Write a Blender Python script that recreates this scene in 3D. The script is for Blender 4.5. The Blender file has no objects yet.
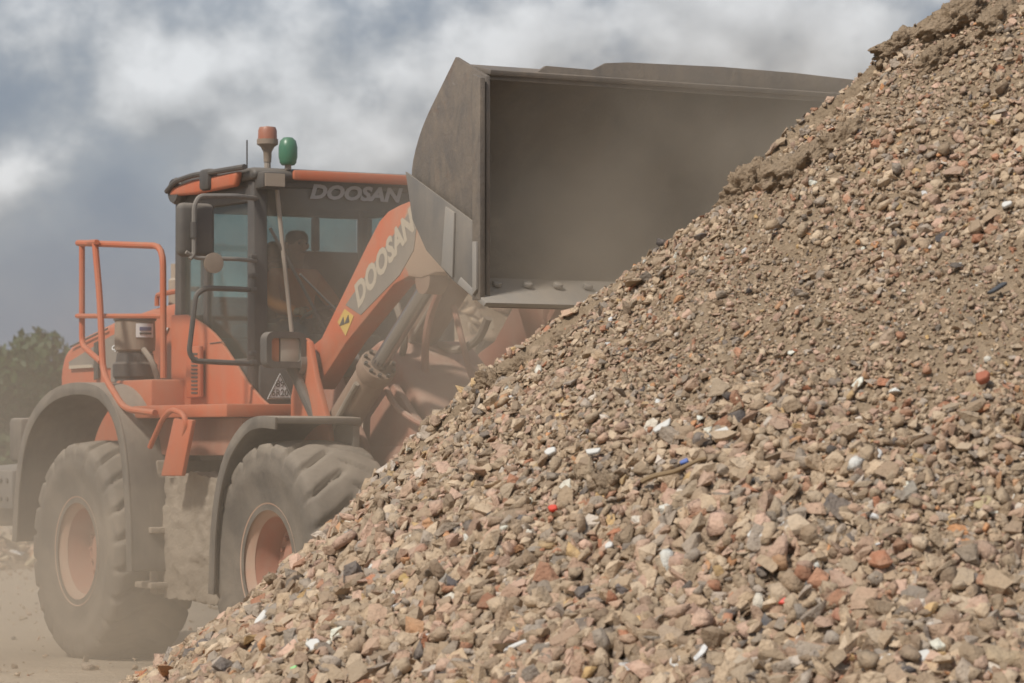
import bpy, bmesh, math, random
import numpy as np
from mathutils import Vector, Matrix, Euler
from mathutils import noise as mnoise

random.seed(7)
rng = np.random.default_rng(7)
R = math.radians
scene = bpy.context.scene
C = scene.collection

# ------------------------------------------------------------------ camera
FPX, HX, HY, CZ = 3270.0, 512.0, 444.0, 1.75      # focal length in pixels, horizon, eye height
cam_d = bpy.data.cameras.new('camera')
cam = bpy.data.objects.new('camera', cam_d)
C.objects.link(cam)
cam.location = (0, 0, CZ)
cam.rotation_euler = (R(90), 0, 0)
cam_d.sensor_width = 36.0
cam_d.lens = FPX / 1024 * 36.0
cam_d.shift_y = (HY - 341.5) / 1024
cam_d.clip_start = 0.1
cam_d.clip_end = 3000
cam_d.dof.use_dof = True
cam_d.dof.focus_distance = 20.5
cam_d.dof.aperture_fstop = 4.5
scene.camera = cam

# ------------------------------------------------------------------ world
SUN_AZ = Vector((-0.62, -0.68, 0)).normalized()
SUN_EL = R(50)
sun_dir = Vector((SUN_AZ.x * math.cos(SUN_EL), SUN_AZ.y * math.cos(SUN_EL), math.sin(SUN_EL)))
world = bpy.data.worlds.new('World')
scene.world = world
world.use_nodes = True
wt = world.node_tree
wt.nodes.clear()
def wn(t, **kw):
    n = wt.nodes.new(t)
    for k, v in kw.items():
        setattr(n, k, v)
    return n
def wl(a, b): wt.links.new(a, b)
def wmath(op, a, b=None, c=None, clamp=False):
    n = wn('ShaderNodeMath', operation=op, use_clamp=clamp)
    for i, v in enumerate((a, b, c)):
        if v is None: continue
        if isinstance(v, (int, float)): n.inputs[i].default_value = v
        else: wl(v, n.inputs[i])
    return n.outputs[0]
sky = wn('ShaderNodeTexSky', sky_type='NISHITA', sun_disc=False)
sky.sun_elevation = SUN_EL
sky.sun_rotation = math.atan2(SUN_AZ.x, SUN_AZ.y)
sky.air_density = 1.3
sky.dust_density = 2.0
bg1 = wn('ShaderNodeBackground'); bg1.inputs[1].default_value = 0.10
wl(sky.outputs[0], bg1.inputs[0])
tc = wn('ShaderNodeTexCoord')
DIR = tc.outputs['Generated']
def wvec(off):
    m = wn('ShaderNodeVectorMath', operation='ADD'); m.inputs[1].default_value = off; wl(DIR, m.inputs[0]); return m.outputs[0]
def wnoise(vec, scale, det, rough, off, dist=0.0):
    m = wn('ShaderNodeMapping'); m.inputs['Scale'].default_value = (1, 1, 1.2); m.inputs['Location'].default_value = off
    wl(vec, m.inputs['Vector'])
    n = wn('ShaderNodeTexNoise'); n.inputs['Scale'].default_value = scale
    n.inputs['Detail'].default_value = det; n.inputs['Roughness'].default_value = rough
    n.inputs['Distortion'].default_value = dist
    wl(m.outputs[0], n.inputs['Vector'])
    return n.outputs['Fac']
BANKS = ((150, 92, 1.15, .34), (60, 35, 2.0, .20), (250, 60, 1.6, .12), (5, 190, 1.0, .30), (350, 130, 1.3, .34), (690, 28, 1.3, .46),
         (215, 180, .9, .22), (25, 120, .7, -.20), (90, 260, 1.9, -.22), (60, 330, 1.7, -.22), (470, 25, 1.5, .20),
         (560, 60, 1.2, .18), (850, 45, 1.8, .30), (300, 20, 1.2, .16), (130, 190, .8, -.12))
def field(off):
    # how thick the cumulus is in a direction of the sky
    v = wvec(off)
    f = wmath('ADD', .42, wmath('MULTIPLY', wmath('SUBTRACT', wnoise(v, 12, 8, .5, (3.1, .4, 1.7)), .5), 1.15))
    f = wmath('ADD', f, wmath('MULTIPLY', wmath('SUBTRACT', wnoise(v, 46, 6, .55, (1.1, 5.4, .7)), .5), .5))
    for px, py, rad, amp in BANKS:          # cloud banks, each round one direction; radius in degrees
        d = Vector(((px - HX) / FPX, 1, (HY - py) / FPX)).normalized()
        dn = wn('ShaderNodeVectorMath', operation='DISTANCE'); dn.inputs[1].default_value = d; wl(v, dn.inputs[0])
        q = wmath('DIVIDE', dn.outputs['Value'], R(rad))
        f = wmath('ADD', f, wmath('MULTIPLY', wmath('POWER', 2.718, wmath('MULTIPLY', wmath('MULTIPLY', q, q), -1.0)), amp))
    return f
def wramp(f, *stops):
    c = wn('ShaderNodeValToRGB'); e = c.color_ramp.elements
    while len(e) < len(stops): e.new(.5)
    for i, (p, col) in enumerate(stops): e[i].position = p; e[i].color = (*col, 1)
    wl(f, c.inputs[0]); return c.outputs[0]
F0 = field((0, 0, 0)); F1 = field((-.006, 0, .012))
lit = wmath('ADD', .50, wmath('MULTIPLY', wmath('SUBTRACT', F0, F1), 1.5), clamp=True)
lit = wmath('ADD', wmath('MULTIPLY', lit, .75), wmath('MULTIPLY', F0, .32), clamp=True)
veil = wmath('ADD', wmath('MULTIPLY', wnoise(DIR, 7, 5, .5, (7.7, 2.4, 4.1)), .8), wmath('MULTIPLY', F0, .35), clamp=True)
back = wramp(veil, (.38, (.125, .17, .25)), (.58, (.185, .22, .28)), (.82, (.32, .345, .38)))
front = wramp(lit, (.28, (.25, .265, .295)), (.55, (.42, .43, .45)), (.88, (.63, .64, .66)))
mask = wn('ShaderNodeMapRange', interpolation_type='SMOOTHSTEP'); wl(F0, mask.inputs[0])
mask.inputs[1].default_value = .33; mask.inputs[2].default_value = .66
cm = wn('ShaderNodeMix', data_type='RGBA'); wl(mask.outputs[0], cm.inputs[0]); wl(back, cm.inputs[6]); wl(front, cm.inputs[7])
bg2 = wn('ShaderNodeBackground'); bg2.inputs[1].default_value = 1.05
wl(cm.outputs[2], bg2.inputs[0])
mx = wn('ShaderNodeMixShader'); mx.inputs[0].default_value = 0.90
wl(bg1.outputs[0], mx.inputs[1]); wl(bg2.outputs[0], mx.inputs[2])
wo = wn('ShaderNodeOutputWorld'); wl(mx.outputs[0], wo.inputs[0])

# ------------------------------------------------------------------ sun
sd = bpy.data.lights.new('sun', 'SUN')
sd.energy = 3.1
sd.angle = R(6)
sd.color = (1.0, .94, .85)
sun = bpy.data.objects.new('sun', sd)
C.objects.link(sun)
sun.location = (-20, -10, 30)
sun.rotation_euler = (-sun_dir).to_track_quat('-Z', 'Y').to_euler()

# ------------------------------------------------------------------ picture
vs = scene.view_settings
vs.view_transform = 'Standard'; vs.look = 'None'; vs.gamma = 1.0; vs.exposure = 0.25
vs.use_curve_mapping = False
scene.cycles.use_denoising = True
scene.cycles.max_bounces = 8
scene.cycles.diffuse_bounces = 3
scene.cycles.transparent_max_bounces = 12
scene.cycles.volume_bounces = 1
scene.cycles.caustics_reflective = False
scene.cycles.caustics_refractive = False

# ------------------------------------------------------------------ materials
DUST = (.40, .335, .265)
class NT:
    def __init__(s, name):
        s.m = bpy.data.materials.new(name); s.m.use_nodes = True
        s.t = s.m.node_tree; s.t.nodes.clear()
    def n(s, t, **kw):
        x = s.t.nodes.new(t)
        for k, v in kw.items(): setattr(x, k, v)
        return x
    def l(s, a, b): s.t.links.new(a, b)
    def math(s, op, a, b=None, clamp=False):
        x = s.n('ShaderNodeMath', operation=op, use_clamp=clamp)
        for i, v in enumerate((a, b)):
            if v is None: continue
            if isinstance(v, (int, float)): x.inputs[i].default_value = v
            else: s.l(v, x.inputs[i])
        return x.outputs[0]
    def noise(s, scale, det=4, rough=.55, vec=None, dist=0, out='Fac'):
        x = s.n('ShaderNodeTexNoise')
        x.inputs['Scale'].default_value = scale; x.inputs['Detail'].default_value = det
        x.inputs['Roughness'].default_value = rough; x.inputs['Distortion'].default_value = dist
        if vec is not None: s.l(vec, x.inputs['Vector'])
        return x.outputs[out]
    def ramp(s, f, *stops):
        x = s.n('ShaderNodeValToRGB'); e = x.color_ramp.elements
        while len(e) < len(stops): e.new(.5)
        for i, (p, c) in enumerate(stops):
            e[i].position = p
            e[i].color = (c, c, c, 1) if isinstance(c, (int, float)) else (*c, 1)
        s.l(f, x.inputs[0]); return x.outputs[0]
    def mix(s, f, a, b, mode='MIX'):
        x = s.n('ShaderNodeMix', data_type='RGBA', blend_type=mode)
        for sock, v in ((x.inputs[0], f), (x.inputs[6], a), (x.inputs[7], b)):
            if isinstance(v, (int, float)): sock.default_value = v
            elif isinstance(v, tuple): sock.default_value = (*v, 1)
            else: s.l(v, sock)
        return x.outputs[2]
    def bump(s, h, strength, dist):
        x = s.n('ShaderNodeBump'); x.inputs['Strength'].default_value = strength
        x.inputs['Distance'].default_value = dist; s.l(h, x.inputs['Height']); return x.outputs[0]
    def bsdf(s, col, rough=.7, metal=0, normal=None, spec=None):
        b = s.n('ShaderNodeBsdfPrincipled')
        for sock, v in (('Base Color', col), ('Roughness', rough), ('Metallic', metal)):
            if isinstance(v, (int, float)): b.inputs[sock].default_value = v
            elif isinstance(v, tuple): b.inputs[sock].default_value = (*v, 1)
            else: s.l(v, b.inputs[sock])
        if normal is not None: s.l(normal, b.inputs['Normal'])
        if spec is not None: b.inputs['Specular IOR Level'].default_value = spec
        return b.outputs[0]
    def out(s, sh):
        o = s.n('ShaderNodeOutputMaterial'); s.l(sh, o.inputs['Surface']); return s.m
    def pos(s): return s.n('ShaderNodeTexCoord').outputs['Object']
    def nz(s):
        g = s.n('ShaderNodeNewGeometry'); x = s.n('ShaderNodeSeparateXYZ')
        s.l(g.outputs['Normal'], x.inputs[0]); return x.outputs['Z']

def dusty(name, base, rough=.5, lo=.15, hi=.7, up=.25, metal=0, bump=.15, dust=DUST, streak=True, scratch=None):
    """painted or bare metal / rubber under settled dust: patches, streaks and a film on upward faces"""
    t = NT(name); p = t.pos()
    a = t.noise(2.2, 6, .6, p, .4)
    m = t.n('ShaderNodeMapping'); m.inputs['Scale'].default_value = (9, 9, 1.3); t.l(p, m.inputs['Vector'])
    b = t.noise(1.6, 5, .6, m.outputs[0])
    c = t.noise(38, 4, .6, p)
    f = t.math('ADD', t.math('MULTIPLY', a, .6), t.math('MULTIPLY', b if streak else a, .3))
    f = t.math('ADD', f, t.math('MULTIPLY', c, .1))
    f = t.ramp(f, (.36, lo), (.66, hi))
    u = t.math('MULTIPLY', t.math('MAXIMUM', t.nz(), 0.0), up)
    f = t.math('ADD', f, u, True)
    base2 = t.mix(t.math('MULTIPLY', c, .35), base, tuple(x * .72 for x in base))
    if scratch:
        s = t.noise(13, 8, .72, p, 1.0)
        base2 = t.mix(t.ramp(s, (.60, 0.), (.68, 1.)), base2, scratch)
    col = t.mix(f, base2, dust)
    r = t.ramp(f, (0., rough), (1., .95))
    return t.out(t.bsdf(col, r, metal, t.bump(t.math('ADD', c, a), bump, .01)))

M = {}
M['orange'] = dusty('orange_paint', (.55, .105, .03), .38, .04, .42, .25, bump=.08, dust=(.33, .25, .18))
def arm_paint():
    t = NT('orange_arm_paint'); p = t.pos()
    d = t.n('ShaderNodeVectorMath', operation='DISTANCE'); d.inputs[1].default_value = (4.95, -.84, 2.95); t.l(p, d.inputs[0])
    a = t.noise(3.0, 7, .65, p, .6); c = t.noise(40, 4, .6, p)
    k = t.math('SUBTRACT', 1.0, t.math('MULTIPLY', d.outputs['Value'], 1.15))
    k = t.math('ADD', k, t.math('MULTIPLY', t.math('SUBTRACT', a, .5), 1.6))
    sp = t.ramp(k, (.25, 0.), (.55, .92))
    f = t.math('MAXIMUM', sp, t.ramp(a, (.36, .12), (.68, .5)))
    f = t.math('ADD', f, t.math('MULTIPLY', t.math('MAXIMUM', t.nz(), 0.0), .2), True)
    col = t.mix(f, t.mix(t.math('MULTIPLY', c, .35), (.55, .105, .03), (.42, .085, .03)), (.34, .265, .195))
    return t.out(t.bsdf(col, t.ramp(f, (0., .42), (1., .95)), 0, t.bump(t.math('ADD', c, t.math('MULTIPLY', sp, c)), .2, .01)))
M['orange_arm'] = arm_paint()
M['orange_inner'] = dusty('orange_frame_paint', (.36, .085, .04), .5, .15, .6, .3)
M['tan_dirt'] = dusty('caked_dirt', (.30, .24, .18), .95, .3, .8, .2, bump=1.0)
M['dark'] = dusty('black_paint', (.035, .035, .037), .45, .03, .16, .2, bump=.05)
M['plastic'] = dusty('black_plastic', (.045, .045, .047), .6, .04, .22, .35, bump=.1)
M['fender'] = dusty('fender_plastic', (.05, .048, .046), .65, .10, .42, .4, bump=.1)
M['rubber'] = dusty('tyre_rubber', (.04, .038, .036), .8, .15, .52, .3, bump=.3, streak=False)
M['rim'] = dusty('rim_paint', (.40, .11, .055), .6, .15, .55, .1)
M['rim_ring'] = dusty('rim_ring_paint', (.52, .22, .13), .6, .45, .9, .1)

M['bright_steel'] = dusty('worn_steel', (.30, .298, .29), .4, .1, .6, .2, metal=.3, bump=.12)
def steel_mat():
    t = NT('bucket_steel'); p = t.pos()
    a = t.noise(1.6, 7, .62, p, .8); c = t.noise(26, 5, .65, p)
    m = t.n('ShaderNodeMapping'); m.inputs['Scale'].default_value = (2.2, 2.6, .9); t.l(p, m.inputs['Vector']); st = t.noise(2.0, 8, .7, m.outputs[0], .8)
    m2 = t.n('ShaderNodeMapping'); m2.inputs['Scale'].default_value = (3, .5, 9); m2.inputs['Rotation'].default_value = (R(12), 0, 0); t.l(p, m2.inputs['Vector']); sc = t.noise(7, 8, .75, m2.outputs[0], .5)
    col = t.mix(t.ramp(a, (.38, 0.), (.62, 1.)), (.125, .11, .098), (.19, .155, .125))
    col = t.mix(t.ramp(t.noise(3.2, 8, .7, p, 1.2), (.56, 0.), (.68, .6)), col, (.17, .095, .06))
    col = t.mix(t.ramp(sc, (.60, 0.), (.70, .75)), col, (.30, .28, .26))
    col = t.mix(t.ramp(st, (.42, .05), (.70, .6)), col, (.31, .25, .19))
    col = t.mix(t.math('MULTIPLY', c, .4), col, (.10, .085, .072))
    return t.out(t.bsdf(col, t.ramp(st, (.4, .5), (.7, .95)), .1, t.bump(t.math('ADD', c, t.math('ADD', a, st)), .45, .012)))
M['steel'] = steel_mat()
M['grey_plate'] = dusty('grey_plate_paint', (.12, .123, .127), .5, .12, .45, .2, metal=.2)
M['chrome'] = dusty('cylinder_rod_chrome', (.36, .36, .37), .16, .0, .18, .1, metal=.9, bump=.01)
M['barrel'] = dusty('cylinder_barrel_paint', (.20, .10, .065), .6, .25, .7, .25, dust=(.30, .235, .175))
M['decal_grey'] = dusty('grey_decal', (.13, .125, .12), .5, .25, .6, .2, bump=.03)
M['decal_pale'] = dusty('pale_lettering', (.47, .41, .32), .6, .1, .45, .1, bump=.03)
M['decal_white'] = dusty('white_print', (.82, .83, .82), .6, .0, .15, .05, bump=.02)
M['decal_light'] = dusty('grey_lettering', (.34, .35, .36), .6, .05, .3, .1, bump=.02)
M['decal_black'] = dusty('black_print', (.03, .03, .03), .6, .05, .25, .1, bump=.02)
M['decal_blue'] = dusty('blue_print', (.05, .08, .25), .6, .1, .3, .1, bump=.02)
M['decal_yellow'] = dusty('yellow_decal', (.66, .42, .05), .6, .1, .4, .1, bump=.02)
M['cleaner'] = dusty('brown_canister', (.18, .12, .085), .7, .25, .7, .4)
M['stack'] = dusty('beige_exhaust', (.33, .26, .2), .8, .3, .7, .3)
M['seat'] = dusty('seat_cloth', (.10, .06, .05), .9, .1, .3, .1)
M['hose'] = dusty('hose_rubber', (.05, .045, .04), .7, .3, .7, .3)
M['tank'] = dusty('mud_caked_tank', (.13, .105, .08), .95, .35, .75, .3, bump=.9)
M['amber'] = dusty('amber_lens', (.36, .09, .04), .25, .1, .35, .4, bump=.02)
M['green'] = dusty('green_lens', (.01, .16, .085), .25, .02, .15, .1, bump=.02)
M['lens'] = dusty('clear_lens', (.45, .42, .37), .2, .2, .5, .1, bump=.02)
M['indicator'] = dusty('indicator_lens', (.50, .16, .07), .25, .1, .4, .1, bump=.02)
M['pole'] = dusty('bare_pole', (.30, .25, .21), .6, .2, .6, .1)

def glass(name, tint, film, filmcol):
    t = NT(name); p = t.pos()
    tr = t.n('ShaderNodeBsdfTransparent'); tr.inputs[0].default_value = (*tint, 1)
    gl = t.n('ShaderNodeBsdfGlossy'); gl.inputs['Roughness'].default_value = .04
    df = t.n('ShaderNodeBsdfDiffuse'); df.inputs[0].default_value = (*filmcol, 1)
    lw = t.n('ShaderNodeLayerWeight'); lw.inputs[0].default_value = .5
    fr = t.math('ADD', t.math('MULTIPLY', t.math('POWER', lw.outputs['Facing'], 4.0), .5), .03)
    m1 = t.n('ShaderNodeMixShader'); t.l(fr, m1.inputs[0]); t.l(tr.outputs[0], m1.inputs[1]); t.l(gl.outputs[0], m1.inputs[2])
    a = t.noise(2.4, 6, .6, p, .6)
    f = t.ramp(a, (.3, film * .6), (.7, film * 1.4))
    m2 = t.n('ShaderNodeMixShader'); t.l(f, m2.inputs[0]); t.l(m1.outputs[0], m2.inputs[1]); t.l(df.outputs[0], m2.inputs[2])
    return t.out(m2.outputs[0])
M['windscreen'] = glass('dusty_windscreen', (.86, .90, .88), .17, (.36, .31, .26))
M['window'] = glass('tinted_window', (.62, .76, .76), .10, (.36, .31, .26))

# stones: colour comes from each stone; surface adds grain and dust
def stone_mat(name, src):
    t = NT(name); p = t.n('ShaderNodeNewGeometry').outputs['Position']
    if src == 'attr':
        a = t.n('ShaderNodeAttribute', attribute_name='tint'); col = a.outputs['Color']
    else:
        col = t.n('ShaderNodeObjectInfo').outputs['Color']
    g = t.noise(60, 6, .65, p)
    g2 = t.noise(14, 4, .6, p)
    c2 = t.mix(t.ramp(g, (.35, 0.), (.8, .45)), col, t.mix(.5, col, (.10, .08, .06)))
    c3 = t.mix(t.ramp(g2, (.42, .0), (.75, .4)), c2, (.44, .35, .25))
    return t.out(t.bsdf(c3, .9, 0, t.bump(t.math('ADD', t.math('MULTIPLY', g, .5), t.noise(26, 5, .6, p)), 1.0, .026), .25))
M['gravel'] = stone_mat('crushed_gravel', 'attr')
M['stone'] = stone_mat('broken_stone', 'obj')

def soil_mat(name, a, b, c):
    t = NT(name); p = t.n('ShaderNodeNewGeometry').outputs['Position']
    n1 = t.noise(3, 5, .6, p); n2 = t.noise(28, 6, .65, p); n3 = t.noise(110, 3, .6, p)
    v = t.n('ShaderNodeTexVoronoi'); v.inputs['Scale'].default_value = 42; t.l(p, v.inputs['Vector'])
    col = t.mix(t.ramp(n1, (.35, 0.), (.65, 1.)), a, b)
    col = t.mix(t.ramp(n2, (.4, 0.), (.7, .8)), col, c)
    col = t.mix(t.math('MULTIPLY', n3, .35), col, (.09, .065, .045))
    h = t.math('ADD', t.math('MULTIPLY', n2, 1.0), t.math('ADD', t.math('MULTIPLY', n3, .35), t.math('MULTIPLY', v.outputs['Distance'], -.5)))
    return t.out(t.bsdf(col, .95, 0, t.bump(h, 1.0, .03), .15))
M['soil'] = soil_mat('rubble_soil', (.40, .30, .205), (.33, .245, .165), (.47, .36, .25))
M['clod'] = soil_mat('packed_soil', (.40, .30, .205), (.34, .25, .17), (.47, .36, .255))

def ground_mat():
    t = NT('dusty_ground'); p = t.n('ShaderNodeNewGeometry').outputs['Position']
    n1 = t.noise(.35, 6, .6, p, .5); n2 = t.noise(3.5, 7, .65, p); n3 = t.noise(30, 4, .6, p)
    m = t.n('ShaderNodeMapping'); m.inputs['Rotation'].default_value = (0, 0, R(60)); m.inputs['Scale'].default_value = (.25, 5, 1)
    t.l(p, m.inputs['Vector']); tr = t.noise(1.2, 5, .6, m.outputs[0])
    col = t.mix(t.ramp(n1, (.35, 0.), (.7, 1.)), (.50, .42, .325), (.42, .35, .27))
    col = t.mix(t.ramp(n2, (.5, 0.), (.8, .5)), col, (.32, .265, .20))
    col = t.mix(t.ramp(tr, (.45, 0.), (.7, .35)), col, (.35, .29, .22))
    h = t.math('ADD', n2, t.math('ADD', t.math('MULTIPLY', n3, .3), tr))
    return t.out(t.bsdf(col, .95, 0, t.bump(h, .8, .08), .15))
M['ground'] = ground_mat()

def flat_mat(name, col, var=.3, rough=.85, scale=20):
    t = NT(name); p = t.pos(); n = t.noise(scale, 5, .6, p)
    return t.out(t.bsdf(t.mix(t.math('MULTIPLY', n, var * 2), col, tuple(x * .5 for x in col)), rough, 0, t.bump(n, .4, .01)))
M['bark'] = flat_mat('bark', (.10, .075, .055))
def leaf_mat():
    t = NT('leaves'); p = t.pos(); n = t.noise(1.3, 3, .6, p); n2 = t.noise(16, 2, .5, p)
    c = t.mix(t.ramp(n, (.35, 0.), (.65, 1.)), (.03, .07, .018), (.055, .105, .03))
    c = t.mix(t.math('MULTIPLY', n2, .5), c, (.025, .045, .018))
    b = t.n('ShaderNodeBsdfPrincipled'); t.l(c, b.inputs['Base Color']); b.inputs['Roughness'].default_value = .6
    tl = t.n('ShaderNodeBsdfTranslucent'); t.l(c, tl.inputs[0])
    m = t.n('ShaderNodeMixShader'); m.inputs[0].default_value = .3
    t.l(b.outputs[0], m.inputs[1]); t.l(tl.outputs[0], m.inputs[2]); return t.out(m.outputs[0])
M['leaf'] = leaf_mat()
M['timber'] = flat_mat('weathered_timber', (.46, .37, .26), .3, .85, 12)
M['white_chip'] = flat_mat('white_plaster', (.66, .645, .61), .2)
M['red_plastic'] = flat_mat('red_plastic', (.62, .06, .03), .15, .5)
M['blue_plastic'] = flat_mat('blue_plastic', (.10, .16, .42), .15, .5)
M['slate'] = flat_mat('dark_slate', (.07, .075, .085), .2, .7)
M['green_plastic'] = flat_mat('green_plastic', (.30, .62, .25), .15, .5)
M['stick'] = flat_mat('dry_stick', (.30, .21, .12), .3, .9, 30)
M['brick'] = flat_mat('brick', (.42, .15, .09), .3, .9)

# ------------------------------------------------------------------ object helpers
def tag(o, label=None, cat=None, group=None, kind=None):
    if label: o['label'] = label
    if cat: o['category'] = cat
    if group: o['group'] = group
    if kind: o['kind'] = kind
    return o
def empty(name, parent=None, loc=(0, 0, 0), rotz=0):
    o = bpy.data.objects.new(name, None); C.objects.link(o)
    o.location = loc; o.rotation_euler = (0, 0, rotz); o.parent = parent
    o.empty_display_size = .2
    return o
def obj(name, me, mat, parent=None):
    o = bpy.data.objects.new(name, me); C.objects.link(o); o.parent = parent
    if mat is not None and not me.materials: me.materials.append(M[mat] if isinstance(mat, str) else mat)
    return o
class MB:
    """collects shapes for ONE mesh"""
    def __init__(s): s.bm = bmesh.new()
    def box(s, x0, x1, y0, y1, z0, z1):
        v = [s.bm.verts.new(p) for p in ((x0,y0,z0),(x1,y0,z0),(x1,y1,z0),(x0,y1,z0),(x0,y0,z1),(x1,y0,z1),(x1,y1,z1),(x0,y1,z1))]
        for f in ((3,2,1,0),(4,5,6,7),(0,1,5,4),(1,2,6,5),(2,3,7,6),(3,0,4,7)): s.bm.faces.new([v[i] for i in f])
        return s
    def prism(s, pts, y0, y1, axis='Y'):
        """closed polygon extruded along an axis; pts are the other two coordinates in XYZ order"""
        def P(a, b, t): return (a, t, b) if axis == 'Y' else ((t, a, b) if axis == 'X' else (a, b, t))
        lo = [s.bm.verts.new(P(a, b, y0)) for a, b in pts]; hi = [s.bm.verts.new(P(a, b, y1)) for a, b in pts]
        n = len(pts)
        s.bm.faces.new(lo); s.bm.faces.new(hi[::-1])
        for i in range(n): s.bm.faces.new((lo[i], hi[i], hi[(i+1) % n], lo[(i+1) % n]))
        return s
    def band(s, pts, th, y0, y1):
        """an open profile in XZ given a thickness and a width along Y"""
        off = []
        for i, p in enumerate(pts):
            a = Vector(pts[max(i-1, 0)]); b = Vector(pts[min(i+1, len(pts)-1)])
            d = (b - a).normalized(); off.append((p[0] + d.y * th, p[1] - d.x * th))
        return s.prism(list(pts) + off[::-1], y0, y1)
    def tube(s, pts, r, seg=10, bend=0.0, r1=None):
        pts = [Vector(p) for p in pts]
        if bend > 0 and len(pts) > 2:
            q = [pts[0]]
            for i in range(1, len(pts) - 1):
                a, b, c = pts[i-1], pts[i], pts[i+1]
                k = min(bend, (a-b).length * .45, (c-b).length * .45)
                p0 = b + (a-b).normalized() * k; p2 = b + (c-b).normalized() * k
                for t in (0, .25, .5, .75, 1): q.append((1-t)**2 * p0 + 2*t*(1-t) * b + t*t * p2)
            q.append(pts[-1]); pts = q
        rings = []; n = len(pts); up = None
        for i, p in enumerate(pts):
            d = (pts[min(i+1, n-1)] - pts[max(i-1, 0)]).normalized()
            if up is None: up = Vector((0, 0, 1)) if abs(d.z) < .9 else Vector((1, 0, 0))
            u = (up - d * up.dot(d)).normalized(); w = d.cross(u); up = u
            rr = r if r1 is None else r + (r1 - r) * i / (n - 1)
            rings.append([s.bm.verts.new(p + (u * math.cos(2*math.pi*k/seg) + w * math.sin(2*math.pi*k/seg)) * rr) for k in range(seg)])
        for a, b in zip(rings, rings[1:]):
            for k in range(seg): s.bm.faces.new((a[k], a[(k+1) % seg], b[(k+1) % seg], b[k]))
        s.bm.faces.new(rings[0][::-1]); s.bm.faces.new(rings[-1])
        return s
    def lathe(s, prof, seg=32, c=(0, 0, 0), axis='Z', closed=False, cap=True):
        """prof: (radius, along axis)"""
        rings = []
        for r, h in prof:
            ring = []
            for k in range(seg):
                a = 2*math.pi*k/seg; x, y = r*math.cos(a), r*math.sin(a)
                q = (x, y, h) if axis == 'Z' else ((x, h, y) if axis == 'Y' else (h, x, y))
                ring.append(s.bm.verts.new((q[0]+c[0], q[1]+c[1], q[2]+c[2])))
            rings.append(ring)
        pairs = list(zip(rings, rings[1:])) + ([(rings[-1], rings[0])] if closed else [])
        for a, b in pairs:
            for k in range(seg): s.bm.faces.new((a[k], a[(k+1) % seg], b[(k+1) % seg], b[k]))
        if not closed and cap:
            if prof[0][0] > 1e-4: s.bm.faces.new(rings[0][::-1])
            if prof[-1][0] > 1e-4: s.bm.faces.new(rings[-1])
        return s
    def build(s, name, mat, parent=None, bevel=0.0, angle=35, seg=2):
        bm = s.bm
        bmesh.ops.remove_doubles(bm, verts=bm.verts, dist=1e-5)
        bmesh.ops.recalc_face_normals(bm, faces=bm.faces)
        if bevel > 0:
            ed = [e for e in bm.edges if len(e.link_faces) == 2 and e.calc_face_angle(0) > R(30)]
            bmesh.ops.bevel(bm, geom=ed, offset=bevel, segments=seg, profile=.5, affect='EDGES', clamp_overlap=True)
        me = bpy.data.meshes.new(name); bm.to_mesh(me); bm.free()
        me.shade_smooth(); me.set_sharp_from_angle(angle=R(angle))
        return obj(name, me, mat, parent)
def smooth(pts, k=4):
    p = [Vector(q) for q in pts]; out = []
    for i in range(len(p) - 1):
        a, b, c, d = p[max(i-1, 0)], p[i], p[i+1], p[min(i+2, len(p)-1)]
        for j in range(k):
            t = j / k; out.append(tuple(.5 * ((2*b) + (c - a)*t + (2*a - 5*b + 4*c - d)*t*t + (3*b - a - 3*c + d)*t**3)))
    return out + [tuple(p[-1])]
def mirror(o, parent=None):
    """the same part on the other side (Y -> -Y)"""
    c = o.copy(); C.objects.link(c); c.parent = parent or o.parent; c.scale.y = -c.scale.y; c.location.y = -c.location.y
    for ch in list(o.children):
        d = ch.copy(); C.objects.link(d); d.parent = c
    return c
def lettering(name, text, mat, parent, origin, xaxis, yaxis, width, height, shear=0.0, bold=0.0, depth=.003):
    """a word as flat print, fitted to width x height, its lower left corner at origin"""
    cu = bpy.data.curves.new('word', 'FONT'); cu.body = text; cu.shear = shear; cu.offset = bold
    cu.extrude = .01; cu.resolution_u = 3
    t = bpy.data.objects.new('word', cu); C.objects.link(t)
    me = bpy.data.meshes.new_from_object(t.evaluated_get(bpy.context.evaluated_depsgraph_get()))
    bpy.data.objects.remove(t); bpy.data.curves.remove(cu)
    n = len(me.vertices); co = np.empty(n * 3, np.float32); me.vertices.foreach_get('co', co); co = co.reshape(-1, 3)
    lo, hi = co.min(0), co.max(0)
    xa = np.array(Vector(xaxis).normalized()); ya = np.array(Vector(yaxis).normalized()); za = np.cross(xa, ya)
    u = (co[:, 0] - lo[0]) / (hi[0] - lo[0]) * width; v = (co[:, 1] - lo[1]) / (hi[1] - lo[1]) * height
    w = (co[:, 2] - lo[2]) / (hi[2] - lo[2]) * depth
    q = np.array(origin)[None] + u[:, None] * xa + v[:, None] * ya + w[:, None] * za
    me.vertices.foreach_set('co', q.astype(np.float32).ravel()); me.update(); me.materials.clear()
    return obj(name, me, mat, parent)

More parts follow.
